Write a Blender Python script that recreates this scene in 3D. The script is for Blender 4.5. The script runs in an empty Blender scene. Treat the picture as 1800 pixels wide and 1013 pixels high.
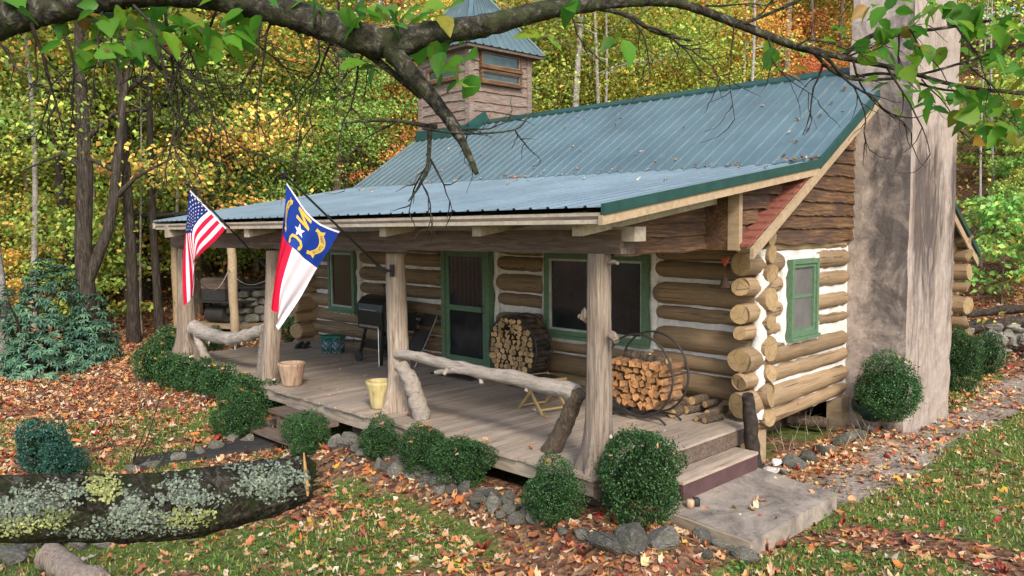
import bpy, math, random
import numpy as np
from mathutils import Vector, Matrix
rnd = random.Random(7); rng = np.random.default_rng(11)
S = bpy.context.scene; COL = S.collection
R_ = math.radians
# ------------------------------------------------------------------ camera
CP = np.array([5.135, -9.4216, 2.5123]); FPX = 1426.8
def cam_axes(yaw, pitch, roll):
    cy, sy, cp, sp = math.cos(yaw), math.sin(yaw), math.cos(pitch), math.sin(pitch)
    f = np.array([-sy*cp, cy*cp, -sp]); r = np.array([cy, sy, 0.]); u = np.cross(r, f)
    c, s = math.cos(roll), math.sin(roll)
    return c*r+s*u, -s*r+c*u, f
CR, CU, CF = cam_axes(.79397, .07952, -.0093)
def ray(px, py): return (px-900)/FPX*CR-(py-506.5)/FPX*CU+CF
def at(px, py, d): return CP+ray(px, py)*d
def onp(ax, val, px, py):
    d = ray(px, py); return CP+d*((val-CP[ax])/d[ax])
cam = bpy.data.objects.new('camera', bpy.data.cameras.new('camera')); COL.objects.link(cam)
cam.data.sensor_width = 36; cam.data.lens = FPX/1800*36; cam.data.clip_start = .05; cam.data.clip_end = 500
M4 = Matrix(((CR[0], CU[0], -CF[0], CP[0]), (CR[1], CU[1], -CF[1], CP[1]), (CR[2], CU[2], -CF[2], CP[2]), (0, 0, 0, 1)))
cam.matrix_world = M4; S.camera = cam
# ------------------------------------------------------------------ terrain height
def H(x, y):
    x = np.asarray(x, float); y = np.asarray(y, float)
    sm = lambda a, b, q: (lambda t: t*t*(3-2*t))(np.clip((q-a)/(b-a), 0, 1))
    z = -.60+.012*np.clip(-x-3, 0, 9)-.03*np.clip(-y-5, 0, 7)
    z = z+.16*np.exp(-((x-.7)/.6)**2-((y-2.1)/.55)**2)
    z = z+.23*sm(-4.3, -3.75, y)*sm(-2.7, -3.2, y)*sm(1.5, .9, x)*(1-sm(-7., -6.4, x)*sm(-3.9, -4.5, x))
    d1 = y-9.6; d2 = (-x-19.5)*.62+(y+1)*.3
    d = np.maximum(d1, d2)+.35*np.exp(-np.abs(d1-d2)/3)
    z = z+.44*np.log1p(np.exp(np.clip(d, -30, 30)*1.1))/1.1
    z = z+.03*np.sin(x*1.7+y*.6)*np.cos(y*1.3-x*.4)+.25*np.clip(d, 0, 8)/8*np.sin(x*.35+1)*np.cos(y*.3)
    return z
def gp(px, py):
    d = ray(px, py); lo = 3.
    t = lo
    while t < 90:
        p = CP+d*t
        if p[2] < H(p[0], p[1]): break
        t += .05
    p = CP+d*t
    return np.array([p[0], p[1], float(H(p[0], p[1]))]), t
def pxsize(px, d): return px*d/FPX
# ------------------------------------------------------------------ materials
class NT:
    def __init__(s, name):
        s.m = bpy.data.materials.new(name); s.m.use_nodes = True; s.t = s.m.node_tree; s.n = s.t.nodes; s.n.clear()
        s.out = s.n.new('ShaderNodeOutputMaterial'); s.b = s.n.new('ShaderNodeBsdfPrincipled'); s.L(s.b.outputs[0], s.out.inputs[0])
    def L(s, a, b): s.t.links.new(a, b)
    def put(s, sock, v):
        if hasattr(v, 'is_output'): s.L(v, sock)
        elif isinstance(v, (tuple, list)): sock.default_value = (*v[:3], 1) if len(sock.default_value) == 4 else v
        else: sock.default_value = v
    def co(s, sc=(1, 1, 1), kind='Object', rot=(0, 0, 0)):
        c = s.n.new('ShaderNodeTexCoord'); mp = s.n.new('ShaderNodeMapping'); mp.inputs['Scale'].default_value = sc; mp.inputs['Rotation'].default_value = rot
        s.L(c.outputs[kind], mp.inputs[0]); return mp.outputs[0]
    def noise(s, v, sc=5, det=4, rough=.6, dist=0):
        n = s.n.new('ShaderNodeTexNoise'); s.L(v, n.inputs['Vector']); n.inputs['Scale'].default_value = sc; n.inputs['Detail'].default_value = det
        n.inputs['Roughness'].default_value = rough; n.inputs['Distortion'].default_value = dist; return n.outputs[0]
    def vor(s, v, sc=5, feat='F1', out='Distance'):
        n = s.n.new('ShaderNodeTexVoronoi'); n.feature = feat; s.L(v, n.inputs['Vector']); n.inputs['Scale'].default_value = sc; return n.outputs[out]
    def ramp(s, f, stops):
        n = s.n.new('ShaderNodeValToRGB'); e = n.color_ramp.elements
        while len(e) < len(stops): e.new(.5)
        for i, (p, c) in enumerate(stops):
            e[i].position = p; e[i].color = (*c, 1) if isinstance(c, (tuple, list)) else (c, c, c, 1)
        s.L(f, n.inputs[0]); return n.outputs[0]
    def mix(s, f, a, b, mode='MIX'):
        n = s.n.new('ShaderNodeMix'); n.data_type = 'RGBA'; n.blend_type = mode; s.put(n.inputs[0], f); s.put(n.inputs[6], a); s.put(n.inputs[7], b); return n.outputs[2]
    def math(s, op, a, b=0.):
        n = s.n.new('ShaderNodeMath'); n.operation = op; s.put(n.inputs[0], a); s.put(n.inputs[1], b); return n.outputs[0]
    def attr(s, name, out='Color'):
        n = s.n.new('ShaderNodeAttribute'); n.attribute_name = name; return n.outputs[out]
    def orand(s): return s.n.new('ShaderNodeObjectInfo').outputs['Random']
    def bump(s, h, st=.5, dist=.02):
        n = s.n.new('ShaderNodeBump'); n.inputs['Strength'].default_value = st; n.inputs['Distance'].default_value = dist; s.L(h, n.inputs['Height']); s.L(n.outputs[0], s.b.inputs['Normal'])
    def fin(s, col, rough=.8, metal=0, spec=.3):
        s.put(s.b.inputs['Base Color'], col); s.put(s.b.inputs['Roughness'], rough); s.b.inputs['Metallic'].default_value = metal
        s.b.inputs['Specular IOR Level'].default_value = spec; return s.m
def wood(name, c0, c1, c2, sc=(1, 1, 1), nsc=8, bump=.35, bd=.01, rough=.85, blotch=None, checks=None):
    t = NT(name); v = t.co(sc); f = t.noise(v, nsc, 6, .65, .6)
    col = t.ramp(f, [(.3, c0), (.5, c1), (.7, c2)])
    g = t.noise(t.co((1, 1, 1)), 2.2, 3)
    col = t.mix(t.ramp(g, [(.35, 0.), (.7, .55)]), col, blotch or c0)
    if checks:
        ck = t.noise(t.co(checks), 2.2, 3, .5, .3); kn = t.vor(t.co(tuple(min(1.6, q*4) if q < 1 else 2.2 for q in checks)), 1.7)
        col = t.mix(t.ramp(ck, [(.615, 0.), (.65, .75)]), col, (.055, .036, .02)); col = t.mix(t.ramp(kn, [(.035, .8), (.075, 0.)]), col, (.08, .05, .028))
    r = t.math('MULTIPLY_ADD', t.orand(), .45); r.node.inputs[2].default_value = .75
    col = t.mix(1., col, r, 'MULTIPLY')
    t.bump(f, bump, bd); return t.fin(col, rough)
def plain(name, c, rough=.6, metal=0, spec=.4, var=.25, nsc=6):
    t = NT(name); f = t.noise(t.co(), nsc, 5); a = tuple(x*(1-var) for x in c); b = tuple(min(1, x*(1+var)) for x in c)
    t.bump(f, .1, .01); return t.fin(t.ramp(f, [(.3, a), (.7, b)]), rough, metal, spec)
MT = {}
MT['log_x'] = wood('tan_log_paint', (.168, .11, .06), (.265, .18, .102), (.33, .236, .14), (.5, 9, 9), 3.2, .5, .015, .7, (.17, .125, .075), (.35, 13, 13))
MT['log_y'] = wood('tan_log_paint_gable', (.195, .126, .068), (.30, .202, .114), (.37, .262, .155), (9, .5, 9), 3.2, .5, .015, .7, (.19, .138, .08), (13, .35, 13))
def logend():
    t = NT('tan_log_end_grain'); f = t.noise(t.co(), 14, 5); v = t.vor(t.co((1, 1, 1)), 5.5, 'DISTANCE_TO_EDGE')
    col = t.ramp(f, [(.3, (.27, .18, .085)), (.7, (.38, .27, .14))]); col = t.mix(t.ramp(v, [(0, 1.), (.018, 0.)]), col, (.09, .05, .025))
    t.bump(f, .25, .01); return t.fin(col, .7)
MT['log_end'] = logend()
def chink():
    t = NT('white_chinking'); f = t.noise(t.co((1, 1, 1.6)), 9, 6); g = t.noise(t.co(), 2, 3)
    col = t.ramp(f, [(.3, (.50, .48, .44)), (.6, (.67, .655, .63))]); col = t.mix(t.ramp(g, [(.45, 0.), (.75, .5)]), col, (.5, .47, .42))
    t.bump(f, .6, .03); return t.fin(col, .9, 0, .2)
MT['chink'] = chink()
MT['post'] = wood('weathered_cedar', (.12, .09, .07), (.36, .285, .22), (.50, .415, .335), (11, 11, .6), 3.2, 1., .04, .9, (.24, .17, .12))
MT['rail'] = wood('weathered_rail_wood', (.17, .14, .115), (.37, .32, .27), (.48, .42, .36), (1.2, 6, 6), 4, .8, .03, .9, (.25, .21, .17))
MT['bark'] = wood('rough_brown_bark', (.05, .035, .025), (.13, .095, .065), (.24, .19, .14), (5, 5, 1.6), 5, 1., .05, .95, (.09, .065, .045))
MT['beam'] = wood('dark_weathered_beam', (.062, .043, .032), (.145, .105, .08), (.235, .18, .14), (.7, 8, 8), 3, .5, .02, .9, (.11, .075, .055))
MT['trim'] = wood('tan_trim_paint', (.30, .21, .125), (.42, .31, .19), (.50, .38, .25), (1, 5, 5), 4, .25, .01, .7)
MT['rafter'] = wood('grey_painted_rafter', (.26, .22, .16), (.38, .33, .25), (.46, .41, .32), (3, 3, 3), 5, .3, .01, .8)
def deckm(name, axis):
    t = NT(name); sc = [5, .45, 5] if axis == 1 else [.45, 5, 5]
    f = t.noise(t.co(sc), 6, 7, .7, .5); col = t.ramp(f, [(.28, (.17, .125, .09)), (.5, (.36, .285, .215)), (.72, (.47, .39, .31))])
    c = t.n.new('ShaderNodeTexCoord'); sp = t.n.new('ShaderNodeSeparateXYZ'); t.L(c.outputs['Object'], sp.inputs[0])
    b = t.math('FLOOR', t.math('DIVIDE', sp.outputs[0 if axis == 1 else 1], .142)); w = t.n.new('ShaderNodeTexWhiteNoise'); w.noise_dimensions = '1D'; t.L(b, w.inputs['W'])
    r = t.math('MULTIPLY_ADD', w.outputs[0], .4); r.node.inputs[2].default_value = .75
    col = t.mix(1., col, r, 'MULTIPLY'); g = t.noise(t.co(), 1.1, 4)
    col = t.mix(t.ramp(g, [(.45, 0.), (.72, .6)]), col, (.27, .235, .21)); t.bump(f, .3, .008); return t.fin(col, .8)
MT['deck'] = deckm('weathered_deck_boards', 1)
MT['deck_x'] = deckm('weathered_step_boards', 0)
def fascia():
    t = NT('mossy_fascia_board'); f = t.noise(t.co((.6, 6, 6)), 4, 6); g = t.noise(t.co((1.5, 1, 3)), 3, 4)
    col = t.ramp(f, [(.3, (.20, .155, .11)), (.6, (.40, .33, .25))]); col = t.mix(t.ramp(g, [(.5, 0.), (.7, .6)]), col, (.17, .16, .10)); t.bump(f, .3, .01); return t.fin(col, .85)
MT['fascia'] = fascia()
MT['purple'] = plain('purple_brown_paint', (.085, .045, .045), .6)
def siding():
    t = NT('stained_wavy_siding'); f = t.noise(t.co((6, .5, 8)), 4, 7, .7, .8); g = t.noise(t.co((1, .8, 1.8)), 2.3, 4)
    col = t.ramp(f, [(.28, (.028, .014, .008)), (.48, (.10, .052, .025)), (.74, (.28, .17, .085))]); col = t.mix(t.ramp(g, [(.45, 0.), (.68, .8)]), col, (.05, .033, .028))
    t.bump(f, .5, .015); return t.fin(col, .7)
MT['siding'] = siding()
def towersiding():
    t = NT('grey_weathered_siding'); f = t.noise(t.co((.9, .9, 8)), 5, 7, .7, .8); g = t.noise(t.co((1, 1, 2.5)), 1.7, 4)
    col = t.ramp(f, [(.28, (.07, .052, .042)), (.5, (.205, .155, .125)), (.74, (.37, .31, .265))]); col = t.mix(t.ramp(g, [(.48, 0.), (.7, .6)]), col, (.20, .105, .06))
    t.bump(f, .5, .015); return t.fin(col, .85)
MT['tsiding'] = towersiding()
def roofm(name, c, r):
    t = NT(name); f = t.noise(t.co(), .9, 5, .6); g = t.noise(t.co((4, 1.2, 1.2)), 3, 6)
    col = t.ramp(f, [(.3, tuple(x*.8 for x in c)), (.7, tuple(x*1.2 for x in c))]); col = t.mix(t.ramp(g, [(.55, 0.), (.75, .3)]), col, (.25, .27, .26))
    t.bump(t.noise(t.co(), 2.5, 2), .08, .02); return t.fin(col, t.ramp(g, [(.3, r-.07), (.7, r+.1)]), 0, .5)
MT['roof'] = roofm('green_metal_roofing', (.088, .138, .153), .38)
MT['proof'] = roofm('blue_green_metal_porch_roofing', (.14, .195, .228), .4)
MT['green_trim'] = plain('dark_green_metal_trim', (.012, .055, .043), .4, 0, .5)
def winpaint():
    t = NT('green_window_paint'); f = t.noise(t.co((2, 2, 2)), 9, 5); t.bump(f, .2, .005)
    return t.fin(t.ramp(f, [(.3, (.073, .135, .072)), (.7, (.125, .205, .122))]), .6)
MT['wpaint'] = winpaint()
MT['screen'] = plain('dark_window_screen', (.016, .018, .02), .14, 0, .5, .4, 3)
MT['screen_light'] = plain('grey_window_screen', (.13, .125, .12), .35, 0, .5, .3, 2)
MT['white'] = plain('off_white_paint', (.62, .6, .56), .6)
MT['alu'] = plain('pale_screen_bead', (.36, .40, .35), .5)
MT['glass'] = plain('tower_glass', (.03, .045, .03), .08, 0, .8, .6, 2)
def stucco():
    t = NT('stained_chimney_stucco'); v = t.co(); f = t.noise(v, 7, 8, .7); g = t.noise(t.co((1, 1, .8)), 1.9, 9, .72, .8); st = t.noise(t.co((3.4, 3.4, .55)), 1.9, 10, .74, .9)
    col = t.ramp(f, [(.3, (.30, .243, .202)), (.7, (.43, .358, .308))])
    c = t.n.new('ShaderNodeTexCoord'); sp = t.n.new('ShaderNodeSeparateXYZ'); t.L(c.outputs['Object'], sp.inputs[0]); gy = t.n.new('ShaderNodeNewGeometry'); ns = t.n.new('ShaderNodeSeparateXYZ'); t.L(gy.outputs['True Normal'], ns.inputs[0])
    side = t.math('LESS_THAN', ns.outputs[1], -.5)      # the rough face towards the porch is stained along its outer half
    xm = t.ramp(sp.outputs[0], [(.2, 0.), (.55, 1.)])
    zm = t.ramp(t.math('DIVIDE', sp.outputs[2], 6), [(.02, .45), (.2, .75), (.45, 1.), (.95, .45)])
    blot = t.ramp(t.math('ADD', t.math('MULTIPLY', g, 1.1), t.math('MULTIPLY', t.math('MULTIPLY', xm, zm), .30)), [(.60, 0.), (.82, 1.)])
    col1 = t.mix(t.math('MULTIPLY', blot, .88), col, (.085, .074, .07))
    ym = t.ramp(t.math('DIVIDE', sp.outputs[1], 6), [(.432, .15), (.47, 1.), (.6, .95), (.68, .3), (.745, .9)])
    zm2 = t.ramp(t.math('DIVIDE', sp.outputs[2], 6), [(.0, .3), (.25, .6), (.4, 1.), (.54, 1.), (.66, .2), (1., .35)])
    s2 = t.math('MULTIPLY', t.ramp(t.math('ADD', t.math('MULTIPLY', st, 1.1), t.math('MULTIPLY', t.math('MULTIPLY', zm2, ym), .40)), [(.66, 0.), (.92, 1.)]), .9)
    col2 = t.mix(s2, col, (.07, .055, .05)); tan = t.noise(t.co((2, 2, .8)), 2, 7, .7)
    col2 = t.mix(t.ramp(tan, [(.5, 0.), (.7, .35)]), col2, (.30, .19, .11))
    cr = t.vor(t.co((2.2, 2.2, 1.4)), 3, 'DISTANCE_TO_EDGE'); col1 = t.mix(t.math('MULTIPLY', t.ramp(cr, [(0, .6), (.02, 0.)]), t.ramp(g, [(.4, 0.), (.6, 1.)])), col1, (.10, .07, .06))
    t.bump(t.mix(.5, f, t.noise(v, 2.6, 6, .7, 1.2)), .75, .05); return t.fin(t.mix(side, col2, col1), .93, 0, .15)
MT['stucco'] = stucco()
MT['shingle'] = None
def shingle():
    t = NT('red_asphalt_shingle'); f = t.noise(t.co(), 22, 5); return t.fin(t.ramp(f, [(.3, (.16, .052, .034)), (.7, (.28, .10, .068))]), .95)
MT['shingle'] = shingle()
def rockm():
    t = NT('grey_fieldstone'); f = t.noise(t.co((1, 1, 2.2)), 5, 8, .7, .6); g = t.noise(t.co(), 3, 4)
    col = t.ramp(f, [(.3, (.06, .056, .047)), (.52, (.18, .168, .142)), (.75, (.37, .345, .295))]); col = t.mix(t.ramp(g, [(.5, 0.), (.66, .65)]), col, (.15, .155, .075))
    r = t.math('MULTIPLY_ADD', t.orand(), .7); r.node.inputs[2].default_value = .6
    col = t.mix(1., col, r, 'MULTIPLY'); t.bump(f, .9, .05); return t.fin(col, .9)
MT['rock'] = rockm()
MT['pale_rock'] = plain('pale_quartz_stone', (.58, .55, .5), .85, 0, .2, .3, 8)
MT['black'] = plain('black_enamel', (.012, .012, .012), .35, 0, .5)
MT['blackrough'] = plain('sooty_black_iron', (.03, .028, .026), .7)
MT['steel'] = plain('bright_steel', (.5, .5, .5), .3, 1)
MT['rust'] = plain('rusty_iron', (.10, .055, .035), .8)
MT['hoop'] = plain('dark_iron_hoop', (.035, .028, .025), .6)
MT['rubber'] = plain('grey_rubber', (.035, .035, .04), .7)
def splitwood(name, a, b, c):
    t = NT(name); f = t.noise(t.co((1, .5, 1)), 16, 6, .6, .5); r = t.orand(); col = t.ramp(f, [(.3, a), (.5, b), (.7, c)])
    m = t.math('MULTIPLY_ADD', r, .7); m.node.inputs[2].default_value = .6
    t.bump(f, .4, .01); return t.fin(t.mix(1., col, m, 'MULTIPLY'), .85)
MT['fire_end'] = splitwood('orange_split_wood', (.34, .15, .055), (.56, .28, .11), (.68, .40, .19))
MT['fire_side'] = splitwood('split_wood_bark', (.10, .055, .03), (.24, .13, .065), (.38, .22, .11))
MT['fire_end2'] = splitwood('pale_cut_log_end', (.30, .18, .08), (.48, .32, .15), (.60, .43, .22))
MT['dark_bark'] = splitwood('dark_log_bark', (.02, .016, .013), (.05, .038, .03), (.11, .085, .065))
def planter():
    t = NT('streaked_wood_planter'); f = t.noise(t.co((14, 14, .6)), 1.6, 5); col = t.ramp(f, [(.3, (.19, .085, .05)), (.48, (.40, .27, .18)), (.7, (.52, .39, .28))]); t.bump(f, .4, .01); return t.fin(col, .9)
MT['planter'] = planter()
def planter2():
    t = NT('yellow_stained_planter'); f = t.noise(t.co((14, 14, .6)), 1.6, 5); col = t.ramp(f, [(.3, (.24, .17, .06)), (.48, (.46, .37, .16)), (.7, (.55, .47, .27))]); t.bump(f, .4, .01); return t.fin(col, .9)
MT['planter2'] = planter2()
def bucket():
    t = NT('green_patterned_bucket'); f = t.noise(t.co(), 22, 2, .5, 1.5); return t.fin(t.ramp(f, [(.4, (.01, .09, .08)), (.5, (.02, .035, .05)), (.58, (.09, .19, .22)), (.64, (.35, .42, .45))]), .5)
MT['bucket'] = bucket()
MT['bucket_top'] = plain('green_plastic', (.01, .12, .085), .4)
MT['pot_green'] = plain('dark_green_glazed_pot', (.012, .045, .035), .35)
def conc():
    t = NT('stained_concrete'); f = t.noise(t.co((1.2, 1, 1)), 1.9, 9, .72, .6); g = t.noise(t.co(), 26, 4)
    col = t.ramp(f, [(.36, (.055, .044, .034)), (.5, (.225, .18, .138)), (.62, (.37, .305, .24))]); col = t.mix(.25, col, t.ramp(g, [(.3, (.2, .18, .16)), (.7, (.45, .41, .37))])); t.bump(g, .3, .01); return t.fin(col, .9)
MT['conc'] = conc()
def lichenbark():
    t = NT('dark_bark_with_moss'); v = t.co((2.6, 14, 14)); f = t.noise(v, 3.2, 9, .75, 1.); g = t.noise(t.co(), 9, 4)
    col = t.ramp(f, [(.36, (.008, .007, .005)), (.5, (.05, .042, .03)), (.66, (.21, .18, .14))]); col = t.mix(t.ramp(g, [(.48, 0.), (.62, .75)]), col, (.04, .05, .012))
    t.bump(f, 1., .06); return t.fin(col, .95, 0, .1)
MT['lichen_bark'] = lichenbark()
def branchbark():
    t = NT('grey_mossy_branch_bark'); v = t.co(); f = t.noise(v, 26, 6, .7, .4); g = t.noise(v, 12, 4)
    col = t.ramp(f, [(.36, (.012, .011, .008)), (.54, (.05, .045, .034)), (.72, (.22, .215, .17))]); col = t.mix(t.ramp(g, [(.5, 0.), (.62, .7)]), col, (.045, .055, .02))
    t.bump(f, 1., .02); return t.fin(col, .95, 0, .1)
MT['branch'] = branchbark()
MT['twig'] = plain('dark_twig_bark', (.035, .028, .022), .9, 0, .1, .4, 20)
MT['torn'] = plain('torn_orange_wood', (.42, .235, .08), .8, 0, .2, .35, 14)
def trunkm(name, a, b, c, vs=(7, 7, 1.1)):
    t = NT(name); f = t.noise(t.co(vs), 3, 7, .7, .5); g = t.noise(t.co((1, 1, .6)), 1.4, 4); col = t.ramp(f, [(.32, a), (.5, b), (.7, c)])
    r = t.math('MULTIPLY_ADD', t.orand(), .5); r.node.inputs[2].default_value = .75
    col = t.mix(t.ramp(g, [(.5, 0.), (.7, .4)]), col, tuple(x*.7+.03 for x in b)); t.bump(f, 1., .06); return t.fin(t.mix(1., col, r, 'MULTIPLY'), .95, 0, .1)
MT['trunk_dark'] = trunkm('dark_furrowed_bark', (.014, .011, .009), (.05, .04, .03), (.12, .1, .08))
MT['trunk_mid'] = trunkm('brown_grey_bark', (.07, .05, .035), (.17, .125, .09), (.30, .24, .18))
MT['trunk_pale'] = trunkm('pale_grey_bark', (.18, .16, .14), (.36, .33, .29), (.50, .47, .42), (4, 4, 3))
def leafm(name, hue=.04, trans=.45, rough=.55, sat=1.):
    t = NT(name); c = t.attr('col'); hs = t.n.new('ShaderNodeHueSaturation'); t.L(c, hs.inputs['Color']); hs.inputs['Saturation'].default_value = sat
    h = t.math('MULTIPLY_ADD', t.orand(), hue); h.node.inputs[2].default_value = .5-hue/2; t.L(h, hs.inputs['Hue'])
    v = t.math('MULTIPLY_ADD', t.orand(), .3); v.node.inputs[2].default_value = .85; t.L(v, hs.inputs['Value'])
    t.fin(hs.outputs[0], rough, 0, .3)
    tr = t.n.new('ShaderNodeBsdfTranslucent'); t.L(hs.outputs[0], tr.inputs[0]); mx = t.n.new('ShaderNodeMixShader'); mx.inputs[0].default_value = trans
    t.L(t.b.outputs[0], mx.inputs[1]); t.L(tr.outputs[0], mx.inputs[2]); t.L(mx.outputs[0], t.out.inputs[0]); return t.m
MT['leaf'] = leafm('tree_leaves', .04, .24, .55, .93); MT['box'] = leafm('glossy_boxwood_leaves', .01, .15, .35); MT['litter'] = leafm('fallen_leaves', 0., .12, .8); MT['grass'] = leafm('grass_blades', 0., .3, .7)
def nearleaf():
    t = NT('broad_green_leaf'); c = t.attr('col'); f = t.noise(t.co(), 22, 4); w = t.noise(t.co(), 55, 3)
    col = t.mix(t.ramp(f, [(.60, 0.), (.68, .9)]), c, (.17, .075, .02)); col = t.mix(t.ramp(w, [(.45, 0.), (.7, .35)]), col, (.20, .27, .03)); t.fin(col, .42, 0, .4)
    tr = t.n.new('ShaderNodeBsdfTranslucent'); t.L(col, tr.inputs[0]); mx = t.n.new('ShaderNodeMixShader'); mx.inputs[0].default_value = .6
    t.L(t.b.outputs[0], mx.inputs[1]); t.L(tr.outputs[0], mx.inputs[2]); t.L(mx.outputs[0], t.out.inputs[0]); return t.m
MT['near_leaf'] = nearleaf()
MT['red'] = plain('red_flag_cloth', (.55, .012, .045), .8, 0, .1, .1); MT['fwhite'] = plain('white_flag_cloth', (.72, .66, .70), .8, 0, .1, .06); MT['navy'] = plain('navy_flag_cloth', (.012, .028, .13), .8, 0, .1, .1)
MT['blue'] = plain('royal_blue_flag_cloth', (.008, .035, .23), .7, 0, .2, .1); MT['gold'] = plain('gold_flag_print', (.62, .42, .07), .8, 0, .1, .1); MT['ink'] = plain('dark_blue_print', (.01, .02, .09), .8)
MT['stoolwood'] = plain('golden_stool_wood', (.36, .25, .10), .6); MT['orange'] = plain('orange_seat', (.42, .09, .04), .6); MT['mat'] = plain('dark_doormat', (.05, .042, .036), .95, 0, .1, .6, 30)
MT['dirt'] = plain('orange_clay_soil', (.28, .15, .06), .95, 0, .1, .4, 9)
MT['cord'] = plain('pale_cord', (.4, .35, .25), .8)
# ------------------------------------------------------------------ mesh helpers
class MB:
    def __init__(s): s.v = []; s.f = []; s.m = []; s.sm = []
    def add(s, vs, fs, mi=0, smooth=False):
        o = len(s.v); s.v += [tuple(map(float, p)) for p in vs]
        for f in fs: s.f.append(tuple(i+o for i in f)); s.m.append(mi); s.sm.append(smooth)
    def box(s, x0, y0, z0, x1, y1, z1, mi=0):
        v = [(x0, y0, z0), (x1, y0, z0), (x1, y1, z0), (x0, y1, z0), (x0, y0, z1), (x1, y0, z1), (x1, y1, z1), (x0, y1, z1)]
        s.add(v, [(3, 2, 1, 0), (4, 5, 6, 7), (0, 1, 5, 4), (1, 2, 6, 5), (2, 3, 7, 6), (3, 0, 4, 7)], mi)
    def hexa(s, p, mi=0): s.add(p, [(3, 2, 1, 0), (4, 5, 6, 7), (0, 1, 5, 4), (1, 2, 6, 5), (2, 3, 7, 6), (3, 0, 4, 7)], mi)
    def bar(s, a, b, w, h, up=(0, 0, 1), mi=0):
        a = np.array(a, float); b = np.array(b, float); d = b-a; d /= np.linalg.norm(d); up = np.array(up, float)
        q = np.cross(d, up)
        if np.linalg.norm(q) < 1e-4: q = np.cross(d, (1, 0, 0))
        q /= np.linalg.norm(q); u = np.cross(q, d); q = q*w/2; u = u*h/2
        s.hexa([a-q-u, a+q-u, a+q+u, a-q+u, b-q-u, b+q-u, b+q+u, b-q+u], mi)
    def tube(s, pts, rad, seg=8, cap=True, mi=0, capmi=None, wob=0, rs=None, sq=1.):
        pts = [np.array(p, float) for p in pts]; n = len(pts)
        if not hasattr(rad, '__len__'): rad = [rad]*n
        vs = []; prev = None
        for i, p in enumerate(pts):
            d = pts[min(i+1, n-1)]-pts[max(i-1, 0)]; d = d/(np.linalg.norm(d)+1e-9)
            if prev is None:
                a = np.array((0, 0, 1.)) if abs(d[2]) < .9 else np.array((1., 0, 0)); q = np.cross(d, a)
            else: q = prev-d*(prev@d)
            q /= np.linalg.norm(q); prev = q; u = np.cross(d, q)
            for k in range(seg):
                a = 2*math.pi*k/seg; r = rad[i]*(1+(wob*(rs or rnd).uniform(-1, 1) if wob else 0))
                vs.append(p+q*math.cos(a)*r+u*math.sin(a)*r*sq)
        fs = [(i*seg+k, i*seg+(k+1) % seg, (i+1)*seg+(k+1) % seg, (i+1)*seg+k) for i in range(n-1) for k in range(seg)]
        s.add(vs, fs, mi, True)
        if cap:
            o = len(vs); cm = mi if capmi is None else capmi
            s.add(vs[:seg], [tuple(range(seg))[::-1]], cm); s.add(vs[-seg:], [tuple(range(seg))], cm)
    def lathe(s, prof, c=(0, 0, 0), seg=20, mi=0, smooth=True):
        vs = [(c[0]+r*math.cos(2*math.pi*k/seg), c[1]+r*math.sin(2*math.pi*k/seg), c[2]+z) for r, z in prof for k in range(seg)]
        s.add(vs, [(i*seg+k, i*seg+(k+1) % seg, (i+1)*seg+(k+1) % seg, (i+1)*seg+k) for i in range(len(prof)-1) for k in range(seg)], mi, smooth)
    def prism(s, poly, ax, a, b, mi=0, capmi=None):
        n = len(poly)
        def P(p, t):
            return ((t, p[0], p[1]), (p[0], t, p[1]), (p[0], p[1], t))[ax]
        s.add([P(p, a) for p in poly]+[P(p, b) for p in poly], [(i, (i+1) % n, n+(i+1) % n, n+i) for i in range(n)], mi)
        cm = mi if capmi is None else capmi
        s.add([P(p, a) for p in poly], [tuple(range(n))[::-1]], cm); s.add([P(p, b) for p in poly], [tuple(range(n))], cm)
    def mesh(s, name, mats):
        me = bpy.data.meshes.new(name); me.from_pydata(s.v, [], s.f)
        for m in (mats if isinstance(mats, (list, tuple)) else [mats]): me.materials.append(MT[m] if isinstance(m, str) else m)
        me.polygons.foreach_set('material_index', s.m); me.polygons.foreach_set('use_smooth', s.sm); me.update(); return me
    def build(s, name, mats, parent=None, loc=None):
        return link(name, s.mesh(name, mats), parent, loc)
def link(name, data, parent=None, loc=None):
    o = bpy.data.objects.new(name, data); COL.objects.link(o)
    if parent: o.parent = parent
    if loc is not None: o.location = tuple(map(float, loc))
    return o
def tag(o, label, cat, group=None):
    o['label'] = label; o['category'] = cat
    if group: o['group'] = group
    return o
def thing(name, label, cat, loc=(0, 0, 0), rz=0, group=None):
    o = link(name, None, None, loc); o.empty_display_size = .2; o.rotation_euler[2] = rz; return tag(o, label, cat, group)
def kind(o, k): o['kind'] = k; return o
def copy_tree(o, loc, rz=0, sc=1, label=None, name=None):
    c = o.copy(); COL.objects.link(c); c.location = tuple(map(float, loc)); c.rotation_euler = (0, 0, rz); c.scale = sc if isinstance(sc, tuple) else (sc,)*3
    if label: c['label'] = label
    for ch in o.children:
        d = ch.copy(); COL.objects.link(d); d.parent = c
    return c
def wavy(a, b, r, n=9, amp=.02, ramp=.06, rs=rnd):
    a = np.array(a, float); b = np.array(b, float); P = []; R = []
    for i in range(n):
        t = i/(n-1); P.append(a+(b-a)*t+np.array([rs.uniform(-amp, amp) for _ in range(3)])*(0 if i in (0, n-1) else 1)); R.append(r*(1+rs.uniform(-ramp, ramp)))
    return P, R
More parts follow.
